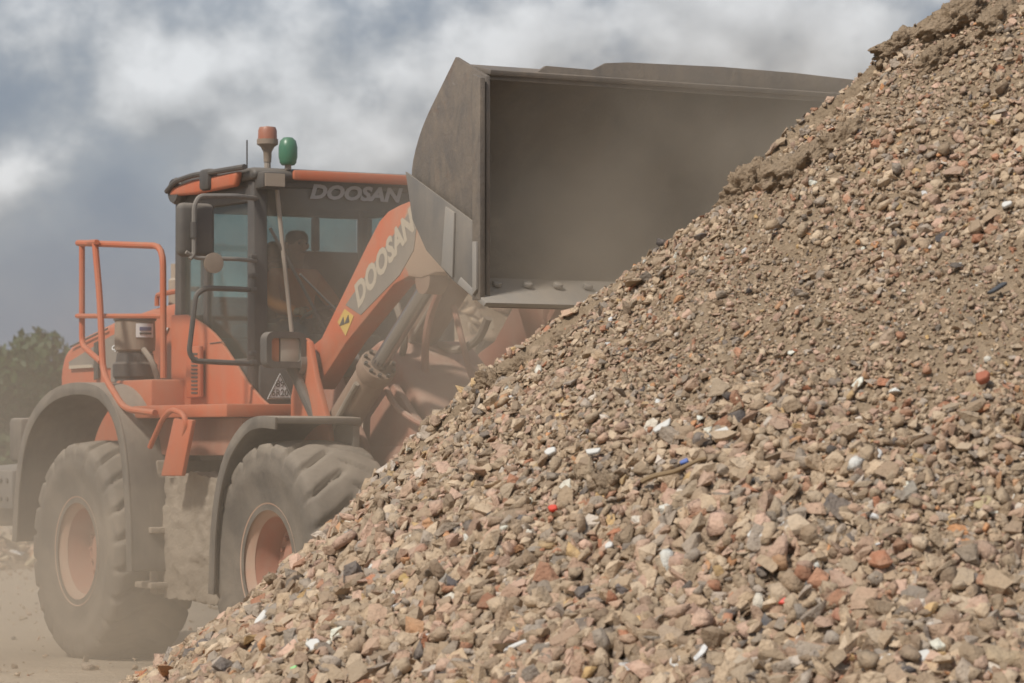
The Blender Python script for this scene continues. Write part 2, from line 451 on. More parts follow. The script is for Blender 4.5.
# value noise for terrain
def vnoise(x, y, seed=0):
    xi = np.floor(x).astype(np.int64); yi = np.floor(y).astype(np.int64); fx = x - xi; fy = y - yi
    fx = fx*fx*(3-2*fx); fy = fy*fy*(3-2*fy)
    def h(a, b):
        n = (a * 374761393 + b * 668265263 + seed * 1442695041) & 0xffffffff
        n = ((n ^ (n >> 13)) * 1274126177) & 0xffffffff
        return ((n ^ (n >> 16)) & 0xffff) / 65535.0
    return (h(xi, yi)*(1-fx) + h(xi+1, yi)*fx)*(1-fy) + (h(xi, yi+1)*(1-fx) + h(xi+1, yi+1)*fx)*fy
def fbm(x, y, seed=0, oct=4):
    s = 0; a = .5
    for k in range(oct): s = s + a * (vnoise(x, y, seed + k) - .5); x = x*2.03 + 5; y = y*2.03 + 9; a *= .55
    return s
def mesh_np(name, co, faces):
    me = bpy.data.meshes.new(name); k = faces.shape[1]
    me.vertices.add(len(co)); me.vertices.foreach_set('co', co.astype(np.float32).ravel())
    me.loops.add(faces.size); me.loops.foreach_set('vertex_index', faces.astype(np.int32).ravel())
    me.polygons.add(len(faces)); me.polygons.foreach_set('loop_start', np.arange(0, faces.size, k, dtype=np.int32))
    me.update(calc_edges=True)
    return me

# ------------------------------------------------------------------ ground
def make_ground():
    xs = np.concatenate([np.linspace(-400, -14, 14), np.linspace(-12, 10, 60), np.linspace(14, 400, 14)])
    ys = np.concatenate([np.linspace(-30, 10, 8), np.linspace(12, 60, 110), np.linspace(66, 900, 24)])
    X, Y = np.meshgrid(xs, ys)
    near = np.exp(-((Y - 30) / 30)**2)
    Z = (fbm(X * .5, Y * .5, 3) * .07 + fbm(X*2, Y*2, 8) * .03) * near - .015
    nx, ny = len(xs), len(ys); i = np.arange((ny-1)*nx).reshape(ny-1, nx)[:, :-1].ravel()
    me = mesh_np('ground', np.stack([X, Y, Z], -1).reshape(-1, 3), np.stack([i, i+1, i+nx+1, i+nx], -1))
    me.shade_smooth()
    o = obj('ground', me, 'ground'); tag(o, 'pale dusty hard-packed yard ground', None, kind='structure'); return o
make_ground()

# ------------------------------------------------------------------ the rubble heap in front
AX, AY, AH, AK = 3.56, 17.5, 5.08, 0.835
def heap_h(x, y):
    dx, dy = x - AX, y - AY
    r = np.sqrt(dx*dx + dy*dy + .10)
    z = AH - AK * r
    z = z + fbm(x*.9 + 3, y*.9, 11, 4) * .34 + fbm(x*4, y*4, 21, 3) * .09
    az = np.arctan2(dy, dx)
    z = z + (fbm(az * 5.0, r * .35, 31, 3)) * .22 * np.clip(r / 2, 0, 1)          # gullies down the slope
    foot = np.clip((.6 - z) / .9, 0, 1)
    return z + foot * foot * .16
def heap_n(x, y, e=.03):
    gx = (heap_h(x + e, y) - heap_h(x - e, y)) / (2*e); gy = (heap_h(x, y + e) - heap_h(x, y - e)) / (2*e)
    n = np.stack([-gx, -gy, np.ones_like(gx)], -1); return n / np.linalg.norm(n, axis=-1, keepdims=True)
def heap_hit(px, py):
    """where the line of sight through a pixel meets the heap"""
    d = np.arange(10.5, 24, .01); x = (px - HX) / FPX * d; z = CZ + (HY - py) / FPX * d
    k = np.argmax(heap_h(x, d) > z)
    return Vector((x[k], d[k], z[k])), d[k]
heap = empty('rubble_heap', None, (AX, AY, 0))
tag(heap, 'steep heap of crushed brick and stone rubble filling the right foreground', 'rubble heap')
HL = np.array([AX, AY, 0.0])
def make_heap_body():
    na, nr = 720, 230
    az = np.linspace(0, 2*np.pi, na, endpoint=False); rr = np.linspace(0.02, 6.75, nr)
    A, Rr = np.meshgrid(az, rr); X = AX + np.cos(A) * Rr; Y = AY + np.sin(A) * Rr
    Z = np.maximum(heap_h(X, Y), -.12)
    i = np.arange(nr*na).reshape(nr, na); a = i[:-1]; b = np.roll(a, -1, 1); c = np.roll(i[1:], -1, 1); d = i[1:]
    me = mesh_np('heap_body', np.stack([X, Y, Z], -1).reshape(-1, 3) - HL, np.stack([a, d, c, b], -1).reshape(-1, 4))
    me.shade_smooth(); return obj('heap_body', me, 'soil', heap)
make_heap_body()

def hull_variant(k, n):
    r = np.random.default_rng(1000 + k)
    p = r.normal(size=(n, 3)); p /= np.linalg.norm(p, axis=1, keepdims=True)
    p = np.sign(p) * np.abs(p) ** r.uniform(.65, 1.05) * r.uniform(.72, 1.08, (n, 1))
    bm = bmesh.new()
    for q in p: bm.verts.new(q)
    bmesh.ops.convex_hull(bm, input=bm.verts)
    bmesh.ops.delete(bm, geom=[v for v in bm.verts if not v.link_faces], context='VERTS')
    bmesh.ops.recalc_face_normals(bm, faces=bm.faces); bm.verts.index_update()
    co = np.array([v.co[:] for v in bm.verts]); fa = np.array([[v.index for v in f.verts] for f in bm.faces]); bm.free()
    return co * .5, fa
NLOW = 24
SMALL = [hull_variant(500 + k, 7 + k % 3) for k in range(NLOW)] + [hull_variant(k, 11 + k % 5) for k in range(36)]
PAL = np.array([(.44,.36,.265),(.39,.31,.22),(.34,.265,.19),(.47,.395,.30),(.33,.30,.265),(.27,.25,.225),(.40,.285,.215),
                (.36,.17,.105),(.46,.25,.13),(.095,.095,.105),(.72,.69,.64),(.46,.33,.265),(.50,.36,.18),(.29,.225,.165)])
PAL = PAL * np.array([1.06, .985, .93])
PW = np.array([15, 15, 10, 13, 6, 4, 10, 3.6, 1.2, 1.8, 1.8, 10, .8, 9]); PW = PW / PW.sum()
def rot_mats(n, normals, tilt):
    """random frames whose third axis lies near the surface normal"""
    z = normals + rng.normal(size=(n, 3)) * tilt; z /= np.linalg.norm(z, axis=1, keepdims=True)
    x = rng.normal(size=(n, 3)); x -= (x * z).sum(1, keepdims=True) * z; x /= np.linalg.norm(x, axis=1, keepdims=True)
    return np.stack([x, np.cross(z, x), z], -1)
def stones_mesh(name, pos, Rm, scl, tint):
    cos, fas, tis = [], [], []; base = 0
    small = scl.max(1) < .034
    var = np.where(small, rng.integers(0, NLOW, len(pos)), rng.integers(NLOW, len(SMALL), len(pos)))
    sharp = []
    for v, (co, fa) in enumerate(SMALL):
        idx = np.where(var == v)[0]
        if not len(idx): continue
        q = np.einsum('nij,nkj->nki', Rm[idx], co[None] * scl[idx][:, None, :]) + pos[idx][:, None, :]
        cos.append(q.reshape(-1, 3)); k = len(co)
        fas.append((fa[None] + (base + np.arange(len(idx)) * k)[:, None, None]).reshape(-1, 3)); base += len(idx) * k
        tis.append(np.repeat(tint[idx], k, 0)); sharp.append(np.full(len(idx) * len(fa), v % 5 > 1))
    me = mesh_np(name, np.concatenate(cos), np.concatenate(fas))
    me.attributes.new('sharp_face', 'BOOLEAN', 'FACE').data.foreach_set('value', np.concatenate(sharp))
    at = me.attributes.new('tint', 'FLOAT_COLOR', 'POINT'); t = np.concatenate(tis)
    at.data.foreach_set('color', np.concatenate([t, np.ones((len(t), 1))], 1).astype(np.float32).ravel())
    return me
def visible_from(pos, cz=CZ):
    """the half of the heap that faces the yard in front"""
    n = heap_n(pos[:, 0], pos[:, 1]); v = np.array([0, 0, cz]) - pos
    v /= np.linalg.norm(v, axis=1, keepdims=True); return (n * v).sum(1)
def sample_heap(n):
    out = []; got = 0
    while got < n:
        a = rng.uniform(R(140), R(320), n); r = 6.4 * np.sqrt(rng.uniform(.0, 1, n))
        x = AX + np.cos(a) * r; y = AY + np.sin(a) * r; z = heap_h(x, y); p = np.stack([x, y, z], -1)
        px = HX + x / y * FPX
        k = (z > .05) & (visible_from(p) > -.25) & (px < 1190) & (px > 60) & (HY - (z - CZ) / y * FPX < 790)
        out.append(p[k]); got += k.sum()
    return np.concatenate(out)[:n]
def coarse(p):
    """0 among the fines high on the slope, 1 among the coarse stones that rolled to its foot"""
    c = np.clip((2.35 - p[:, 2]) / 1.9, 0, 1); patch = fbm(p[:, 0]*1.1, p[:, 1]*1.1, 51, 3) * .9
    return np.clip(c + patch, 0, 1)
def tints(n, vib=1.0):
    t = PAL[rng.choice(len(PAL), n, p=PW)] * rng.uniform(.82, 1.6, (n, 1))
    soil = np.array([.47, .36, .255]); k = rng.uniform(.0, .4, (n, 1)); return np.minimum(t * (1 - k) + soil * k, .82)
# lumps and ledges of packed soil
def lump_mesh(name, k, sub=5, amp=.26):
    bm = bmesh.new(); bmesh.ops.create_icosphere(bm, subdivisions=sub, radius=.5)
    r = np.random.default_rng(k); o = r.uniform(0, 50, 3)
    for v in bm.verts:
        c = np.array(v.co[:]); d = 0
        for f, a in ((2.2, 1), (5, .6), (12, .4), (26, .26), (55, .14)):
            d += a * mnoise.noise(Vector((c[0]*f*1.9 + o[0], c[1]*f*1.3 + o[1], c[2]*f + o[2])))
        v.co = v.co * (1 + d * amp * 2)
    me = bpy.data.meshes.new(name); bm.to_mesh(me); bm.free(); me.materials.append(M['clod']); me.shade_smooth(); return me
STUCK = []
LUMP = [lump_mesh('soil_lump', 60 + k) for k in range(5)]
def px_lump(px, py, L, Hh, ang, k, depth=.8, lift=.02):
    p, d = heap_hit(px, py); s = L / FPX * d; h = Hh / FPX * d
    n = Vector(heap_n(np.array([p.x]), np.array([p.y]))[0])
    o = bpy.data.objects.new('soil_lump', LUMP[k % 5]); C.objects.link(o); o.parent = heap
    m = Matrix.Rotation(-R(ang), 4, 'Y') @ Matrix.Rotation(R(25) * math.sin(px), 4, 'Z')
    q = Vector(p) + n * h * lift
    o.matrix_local = Matrix.Translation(q - Vector(HL)) @ m @ Matrix.Diagonal((s, max(s * depth * .7, h), h, 1))
    mw = Matrix.Translation(Vector(HL)) @ o.matrix_local; vv = LUMP[k % 5].vertices
    for _ in range(320):
        v = vv[random.randrange(len(vv))]; STUCK.append((mw @ v.co, (mw.to_3x3() @ v.normal).normalized()))
for i, a in enumerate(((752,190,70,44,36), (800,172,74,36,34), (845,142,60,30,36), (906,46,66,30,30), (958,22,70,36,34), (935,62,60,24,38),
                       (1000,22,52,30,40), (492,386,34,30,20), (524,368,44,24,34), (560,345,46,20,38), (420,505,36,14,-4), (612,488,42,30,10), (588,474,36,18,8))):
    px_lump(*a, i)

def make_gravel():
    N = 115000
    p = sample_heap(N); c = coarse(p); nrm = heap_n(p[:, 0], p[:, 1])
    p = np.concatenate([p, np.array([q[0][:] for q in STUCK])]); nrm = np.concatenate([nrm, np.array([q[1][:] for q in STUCK])])
    c = np.concatenate([c, np.zeros(len(STUCK))]); N = len(p)
    s = np.exp(rng.normal(0, .42, N)) * (.020 + .050 * c)
    s = np.clip(s, .010, .125)
    scl = s[:, None] * np.stack([rng.uniform(.9, 1.5, N), rng.uniform(.7, 1.1, N), rng.uniform(.3, .8, N)], -1)
    pos = p + nrm * (rng.uniform(-.15, .45, N) * s)[:, None]
    return stones_mesh('gravel', pos - HL, rot_mats(N, nrm, .5), scl, tints(N))
gravel = obj('gravel', make_gravel(), 'gravel', heap); tag(gravel, kind='stuff')

# the stones that show largest, each an object
BIGV = []
for k in range(22):
    co, fa = hull_variant(300 + k, 11 + k % 7)
    bm = bmesh.new(); vv = [bm.verts.new(q) for q in co]
    for f in fa: bm.faces.new([vv[i] for i in f])
    bmesh.ops.dissolve_limit(bm, angle_limit=R(14), verts=bm.verts, edges=bm.edges)
    bmesh.ops.bevel(bm, geom=list(bm.edges), offset=.045, segments=1, affect='EDGES', clamp_overlap=True)
    bmesh.ops.triangulate(bm, faces=bm.faces)
    me = bpy.data.meshes.new('stone'); bm.to_mesh(me); bm.free(); me.shade_flat(); me.materials.append(M['stone']); BIGV.append(me)
def place_stone(p, n, size, tint, flat=1.0, tilt=.35, mesh=None):
    o = bpy.data.objects.new('stone', mesh or BIGV[int(rng.integers(len(BIGV)))]); C.objects.link(o); o.parent = heap
    m = Matrix(rot_mats(1, n[None], tilt)[0].tolist()).to_4x4()
    o.matrix_local = Matrix.Translation(Vector(p - HL)) @ m @ Matrix.Diagonal((size * rng.uniform(.95, 1.4), size * rng.uniform(.75, 1.05), size * rng.uniform(.45, .8) * flat, 1))
    o.color = (*np.minimum(np.array(tint) * 1.15, .82), 1)
    return o
def make_big():
    n = 0
    while n < 262:
        p = sample_heap(60); c = coarse(p); nr = heap_n(p[:, 0], p[:, 1]); t = tints(60)
        for q, cc, nn, tt in zip(p, c, nr, t):
            if n >= 262: break
            if rng.uniform() > .06 + .94 * cc: continue
            s = rng.uniform(.06, .11) * (.55 + .55 * cc)
            place_stone(q + nn * s * .12, nn, s, tt * 1.05); n += 1
make_big()
# stones one can point at: pixel, length in pixels, colour, flatness
def px_stone(px, py, L, tint, flat=.9, lift=.15):
    p, d = heap_hit(px, py); s = L / FPX * d; p = np.array(p[:])
    if d < 10.6: print('MISS', px, py); return
    n = heap_n(p[0:1], p[1:2])[0]
    return place_stone(p + n * s * lift, n, s * .85, np.array(tint), flat, .2)
for a in ((1008,665,60,(.43,.33,.22)), (612,487,36,(.36,.28,.19)), (557,617,34,(.46,.34,.27)), (590,474,34,(.33,.25,.17)),
          (665,650,52,(.40,.31,.23)), (812,590,26,(.10,.11,.12)), (812,648,30,(.10,.11,.12)), (772,622,26,(.12,.12,.13)),
          (810,512,26,(.48,.23,.12)), (845,617,30,(.44,.22,.15)), (862,632,30,(.45,.27,.21)), (892,597,28,(.44,.24,.15)),
          (985,505,34,(.45,.37,.22)), (912,495,34,(.30,.27,.23)), (1000,540,24,(.42,.25,.19)), (365,612,30,(.42,.26,.19)),
          (348,560,24,(.40,.16,.11)), (412,577,26,(.47,.33,.14)), (420,560,30,(.42,.24,.17)), (400,645,24,(.42,.22,.14)),
          (318,552,24,(.30,.30,.31)), (366,500,26,(.40,.31,.21)), (505,640,24,(.44,.33,.17)), (640,640,34,(.44,.33,.26)),
          (700,655,40,(.42,.31,.22)), (745,665,38,(.46,.38,.29)), (660,575,30,(.42,.33,.24)), (535,555,30,(.33,.28,.23)),
          (720,600,30,(.45,.37,.30)), (875,60,14,(.20,.17,.14)), (890,340,26,(.40,.30,.22)), (975,395,28,(.38,.28,.18)),
          (985,410,20,(.50,.22,.12)), (822,325,26,(.30,.24,.17)), (765,445,24,(.44,.35,.26)), (855,460,26,(.43,.33,.24)),
          (380,600,24,(.62,.58,.52)), (445,585,26,(.36,.34,.31))):
    px_stone(*a)

# ------------------------------------------------------------------ debris lying on the heap
def debris(name, label, cat, px, py, L, W, T, ang, mat, seed=0, group=None, verts=7):
    """a shard with an uneven outline and real thickness, lying on the slope"""
    p, d = heap_hit(px, py); k = d / FPX; r = random.Random(seed + px)
    pts = []
    for i in range(verts):
        a = 2*math.pi*i/verts + r.uniform(-.2, .2); q = r.uniform(.6, 1.15)
        pts.append((math.copysign(abs(math.cos(a))**.7, math.cos(a)) * L*k/2*q, math.copysign(abs(math.sin(a))**.7, math.sin(a)) * W*k/2*q))
    o = MB().prism(pts, -T*k/2, T*k/2, 'Z').build(name, mat, None, bevel=T*k*.18, seg=1)
    n = Vector(heap_n(np.array([p.x]), np.array([p.y]))[0]); n = (n + Vector((0, -.6, .2))).normalized()
    x = Vector((math.cos(R(ang)), 0, math.sin(R(ang)))); x = (x - n * x.dot(n)).normalized(); y = n.cross(x)
    m = Matrix((x, y, n)).transposed().to_4x4()
    o.matrix_world = Matrix.Translation(p + n * (T*k*.5 + .042)) @ m
    return tag(o, label, cat, group)
G = 'white shards on the heap'
debris('plaster_shard', 'large pointed white shard high right of the dry stick', 'shard', 721, 440, 26, 11, 4, 25, 'white_chip', 1, G)
debris('plaster_shard', 'long pinkish-white shard just left of the pointed white one', 'shard', 666, 434, 24, 10, 4, 38, 'white_chip', 2, G)
debris('plaster_shard', 'small white shard at the left of the row above the brown slab', 'shard', 555, 459, 13, 10, 4, 15, 'white_chip', 3, G)
debris('plaster_shard', 'oblong white shard at the right of the row above the brown slab', 'shard', 596, 459, 17, 8, 4, -8, 'white_chip', 4, G)
debris('plaster_shard', 'white wedge-shaped shard below the end of the dry stick', 'shard', 756, 543, 18, 13, 5, -15, 'white_chip', 5, G)
debris('plaster_shard', 'white shard at the bottom edge right of the middle', 'shard', 678, 669, 15, 18, 5, 60, 'white_chip', 6, G)
debris('plaster_shard', 'white shard low on the right, upper of a close pair', 'shard', 923, 663, 17, 13, 5, 20, 'white_chip', 7, G)
debris('plaster_shard', 'white shard low on the right, lower of a close pair', 'shard', 888, 668, 19, 10, 5, 35, 'white_chip', 8, G)
debris('plaster_shard', 'round white chip in the middle of the lower slope', 'shard', 614, 552, 10, 9, 4, 0, 'white_chip', 9, G)
debris('plaster_shard', 'upright white shard near the lower left foot of the heap', 'shard', 268, 626, 24, 12, 6, 70, 'white_chip', 10, G)
debris('plaster_shard', 'pale square shard right of the upright white one at the heap foot', 'shard', 318, 652, 17, 15, 5, 20, 'white_chip', 11, G)
debris('plaster_shard', 'white pebble-like chip near the right edge, high on the slope', 'shard', 1009, 212, 16, 9, 4, 5, 'white_chip', 12, G)
debris('plaster_strip', 'thin white strip lying on the slope near the bottom middle', 'strip', 520, 654, 32, 6, 5, 33, 'white_chip', 13)
debris('plastic_scrap', 'bright red plastic scrap low on the right half of the slope', 'plastic scrap', 790, 607, 21, 9, 4, -5, 'red_plastic', 1)
debris('plastic_scrap', 'small blue plastic scrap above the dry stick', 'plastic scrap', 688, 469, 10, 8, 4, 10, 'blue_plastic', 2)
debris('plastic_scrap', 'tiny bright red scrap lower left of the dry stick', 'plastic scrap', 555, 516, 10, 8, 4, 10, 'red_plastic', 3)
debris('plastic_scrap', 'pale green plastic scrap at the bottom left of the heap', 'plastic scrap', 298, 675, 9, 7, 4, 10, 'green_plastic', 4)
debris('slate_piece', 'dark grey slate strip at the bottom left foot of the heap', 'slate', 262, 669, 34, 9, 5, 30, 'slate', 5)
debris('slate_piece', 'dark slate strip near the right edge above the broken red brick piece', 'slate', 997, 296, 30, 6, 4, 42, 'slate', 6)
debris('brick_piece', 'broken red brick piece in the middle of the right edge', 'brick', 985, 388, 20, 14, 9, 20, 'brick', 7, verts=6)
def stick():
    p, d = heap_hit(672, 483); k = d / FPX
    a, _ = heap_hit(641, 493); b, _ = heap_hit(706, 470)
    a = a + Vector((0, -.055, .05)); b = b + Vector((0, -.055, .05)); mid = (a + b) / 2
    pts = [a + (b - a) * t + Vector((0, 0, .006 * math.sin(t * 9))) - mid for t in np.linspace(0, 1, 9)]
    o = MB().tube(pts, 3.0 * k, 7, r1=2.0 * k).build('dry_stick', 'stick'); o.location = mid
    tag(o, 'thin brown wooden stick lying across the middle of the slope', 'stick')
stick()

# ------------------------------------------------------------------ the wheel loader
TH = R(31)
LF = Vector((math.sin(TH), -math.cos(TH))); LL = Vector((math.cos(TH), math.sin(TH))); LO = Vector((-2.367, 27.747))
def onY(px, py, Y):
    """pixel -> point of the loader's plane at sideways distance Y from its middle"""
    a = (px - HX) / FPX
    X = (a * (LO.y + Y * LL.y) - LO.x - Y * LL.x) / (LF.x - a * LF.y); d = LO.y + X * LF.y + Y * LL.y
    return Vector((X, Y, CZ + (HY - py) / FPX * d))
def onX(px, py, X):
    a = (px - HX) / FPX
    Y = (a * (LO.y + X * LF.y) - LO.x - X * LF.x) / (LL.x - a * LL.y); d = LO.y + X * LF.y + Y * LL.y
    return Vector((X, Y, CZ + (HY - py) / FPX * d))
def xz(px, py, Y): q = onY(px, py, Y); return (q.x, q.z)
LD = empty('wheel_loader', None, (LO.x, LO.y, 0), math.atan2(LF.y, LF.x))
tag(LD, 'dusty orange articulated wheel loader with its dark bucket raised and tipped over the heap', 'wheel loader')

def tyre_mesh():
    nt, nw = 252, 44; Rr, W = .885, .72
    prof = []
    for j in range(nw + 1):          # u: -1 outer bead -> 1 inner bead over the tread
        u = -1 + 2*j/nw; prof.append(u)
    co = []
    for i in range(nt):
        th = 2*math.pi*i/nt
        for u in prof:
            a = abs(u); s = math.copysign(1, u)
            if a < .52:       # tread
                w = u / .52 * W * .47; r = Rr - .012 - .030 * (a/.52)**2
                ph = th * 22 / (2*math.pi) + .9 * a / .52 * (1 if u > 0 else 1) + (.5 if u > 0 else 0)
                f = ph % 1.0; t = min(max((abs(f - .5) - .055) / .06, 0), 1); t = t*t*(3-2*t)
                c = min(max((a/.52 - .05) / .08, 0), 1)
                r += .044 * t * c + .038 * (1 - c)
            else:             # shoulder and side wall
                k = (a - .52) / .48
                w = s * W * (.47 + .035 * math.sin(min(k * 1.5, 1) * math.pi)) if k < .9 else s * W * .46
                r = Rr - .05 - k ** 1.15 * (Rr - .05 - .40)
                if k < .22:
                    ph = th * 22 / (2*math.pi) + .9 + (.5 if u > 0 else 0); f = ph % 1.0
                    t = min(max((abs(f - .5) - .055) / .06, 0), 1)
                    r += .045 * t * (1 - k/.22); w += s * .018 * t * (1 - k/.22)
                w += s * .006 * (1 if (.3 < k < .34 or .55 < k < .6 or .74 < k < .78) else 0)
            co.append((math.cos(th)*r, w, math.sin(th)*r))
    n = nw + 1; i = np.arange(nt)[:, None]; j = np.arange(nw)[None]
    a = i*n + j; b = ((i+1) % nt)*n + j
    me = mesh_np('tyre', np.array(co), np.stack([a, a+1, b+1, b], -1).reshape(-1, 4))
    me.shade_smooth(); me.materials.append(M['rubber']); return me
TY = tyre_mesh()
def rim_meshes():
    b = MB().lathe([(.352, -.262), (.41, -.318), (.455, -.335), (.455, -.30), (.42, -.29), (.405, -.02)], 56, axis='Y', cap=False)
    o1 = b.build('rim', 'rim_ring')
    b = MB().lathe([(.355, -.262), (.33, -.18), (.31, -.08), (.20, -.07), (.19, -.11), (.13, -.12), (.125, -.14), (0.0, -.145)], 48, axis='Y', cap=False)
    for k in range(16):
        a = 2*math.pi*k/16; b.lathe([(.018, 0), (.018, -.03), (0, -.032)], 6, (math.cos(a)*.255, -.075, math.sin(a)*.255), 'Y')
    o2 = b.build('hub', 'rim')
    m = o1.data, o2.data
    bpy.data.objects.remove(o1); bpy.data.objects.remove(o2); return m
RIM, HUB = rim_meshes()
for X in (0, 3.5):
    for s in (1, -1):
        w = empty('wheel', LD, (X, -1.10 * s, .865)); w.scale.y = s; w.rotation_euler.y = .1 * X + .05 * s
        obj('tyre', TY, None, w); obj('rim', RIM, None, w); obj('hub', HUB, None, w)

# fenders
fp = [(-1.20,.92),(-1.14,1.35),(-1.02,1.72),(-.82,1.97),(-.5,2.15),(-.1,2.24),(.35,2.25),(.72,2.18),(1.0,1.98),(1.16,1.66),(1.24,1.2),(1.27,.74)]
fp = smooth(fp)
rf = MB().band(fp, .05, -1.50, -.86).build('rear_fender', 'fender', LD, bevel=.012)
# outer lip of the fender
lip = MB().band(fp, .10, -1.515, -1.495).build('lip', 'fender', rf, bevel=.004)
mirror(rf)
ff = [(2.66,.62),(2.70,1.1),(2.80,1.45),(2.98,1.72),(3.25,1.90),(3.5,1.955),(3.78,1.945)]
ff = smooth(ff)
fe = MB().band(ff, .05, -1.50, -.80).build('front_fender', 'fender', LD, bevel=.012)
MB().band(ff, .09, -1.515, -1.495).build('lip', 'fender', fe, bevel=.004)
mirror(fe)
MB().prism([(3.0,1.30),(3.75,1.55),(3.75,1.88),(3.5,1.90),(3.2,1.82)], -.86, -.80).build('fender_inner_plate', 'fender', LD, bevel=.01)

# rear: chassis, counterweight, tail lights
MB().box(-1.5, 2.6, -.55, .55, .55, 1.75).build('rear_chassis', 'tank', LD, bevel=.03)
MB().prism([(-2.5,1.10),(-2.6,1.3),(-2.5,1.55),(-1.45,1.6),(-1.35,1.3),(-1.5,1.05),(-2.3,1.02)], -1.25, 1.25).build('counterweight', 'grey_plate', LD, bevel=.08, seg=3)
for s in (-1, 1):
    b = MB(); b.box(-2.0, -1.72, -1.22 if s < 0 else 1.0, -1.0 if s < 0 else 1.22, 1.6, 1.98)
    tl = b.build('tail_light_housing', 'fender', LD, bevel=.04)
    MB().box(-2.015, -1.98, (-1.19 if s < 0 else 1.03), (-1.03 if s < 0 else 1.19), 1.66, 1.92).build('tail_light', 'red_plastic', tl)
pl = MB().box(-2.1, -1.62, -1.34, -1.25, 1.18, 1.52).build('tow_plate', 'grey_plate', LD, bevel=.02)
for hx in (-2.0, -1.86, -1.72):
    for hz in (1.27, 1.43): MB().lathe([(.022, 0), (.022, -.012), (0, -.013)], 10, (hx, -1.34, hz), 'Y').build('bolt', 'dark', pl)
MB().lathe([(.20, -1.0), (.20, 1.0)], 20, (0, 0, .865), 'Y').build('rear_axle', 'tank', LD)
MB().lathe([(.20, -1.0), (.20, 1.0)], 20, (3.5, 0, .865), 'Y').build('front_axle', 'tank', LD)

# engine hood
hd = MB().prism([(-2.16,1.62),(-2.20,2.40),(-2.10,2.58),(-1.85,2.68),(-1.1,2.81),(-.3,2.90),(.4,2.95),(.74,2.97),(.74,1.80)], -.66, .66).build('engine_hood', 'orange', LD, bevel=.10, seg=4)
def side_plate(name, pix, Y, mat, parent, th=.012, bevel=0):
    return MB().prism([xz(a, b, Y) for a, b in pix], Y - th, Y).build(name, mat, parent, bevel)
hy = -.662
side_plate('grey_stripe', [(70,362),(112,336),(126,330),(131,338),(126,368),(71,368)], hy, 'decal_grey', hd)
side_plate('hood_side_grille', [(112,340),(128,334),(152,334),(152,378),(112,382)], hy - .004, 'decal_grey', hd)
side_plate('white_stripe', [(70,365.5),(92,364.5),(93,367.5),(70,369)], hy - .014, 'decal_pale', hd)
side_plate('white_emblem', [(164,328.5),(169.5,327.5),(165.5,336),(163.5,336)], hy - .002, 'decal_white', hd)
for q in (176, 181): side_plate('panel_seam', [(q,310),(q+1.2,310),(q+1.2,382),(q,382)], hy - .002, 'decal_grey', hd)
side_plate('shut_line', [(71,346),(108,328),(108,329.5),(71,347.6)], hy - .014, 'decal_black', hd)
side_plate('mesh_opening', [(95,343),(99,341),(99,378),(95,380)], hy - .016, 'decal_black', hd)
p0 = onY(112, 352, hy - .02); lettering('white_letter', 'CJ', 'decal_white', hd, p0, (1, 0, 0), (0, 0, 1), .13, .06, .3, .03)
# air pre-cleaner canister on the deck, beside the hood
c0 = onY(135, 350, -1.0)
cl = MB().lathe([(.13,-.02),(.165,0),(.17,.10),(.165,.27),(.14,.29),(.0,.295)], 28, c0).build('air_cleaner', 'cleaner', LD)
MB().lathe([(.13,-.33),(.17,-.31),(.165,-.24),(.185,-.22),(.185,-.12),(.16,-.10),(.15,-.03),(.128,-.015)], 28, c0).build('filter_bowl', 'dark', cl)
MB().lathe([(.172,.24),(.178,.245),(.178,.275),(.172,.28)], 28, c0, closed=True).build('clamp_band', 'dark', cl)
MB().box(c0.x-.22, c0.x+.2, -1.18, -.8, c0.z-.42, c0.z-.29).build('mounting_bracket', 'cleaner', cl, bevel=.01)
def wrap(name, mat, a0, a1, z0, z1, r):
    b = MB(); n = 8
    pts = [(c0.x + r*math.cos(R(a0 + (a1-a0)*i/n)), c0.y + r*math.sin(R(a0 + (a1-a0)*i/n))) for i in range(n+1)]
    pts += [(c0.x + (r-.004)*math.cos(R(a1 + (a0-a1)*i/n)), c0.y + (r-.004)*math.sin(R(a1 + (a0-a1)*i/n))) for i in range(n+1)]
    return b.prism(pts, c0.z + z0, c0.z + z1, 'Z').build(name, mat, cl)
wrap('label', 'decal_white', -22, 34, .10, .215, .176)
wrap('print', 'decal_blue', -12, 24, .155, .185, .180); wrap('print', 'decal_black', -12, 24, .125, .14, .180)
MB().tube([(c0.x+.17,-1.0,c0.z),(c0.x+.30,-.98,c0.z-.1),(c0.x+.34,-.9,c0.z-.4),(c0.x+.5,-.8,c0.z-.5)], .025, 8, .1).build('hose', 'hose', cl)
s0 = onY(179, 300, -.45)
MB().lathe([(.09, 0), (.09, .28), (.07, .30), (.07, .42), (.0, .42)], 20, (s0.x, -.45, 2.85)).build('exhaust_stack', 'stack', LD)

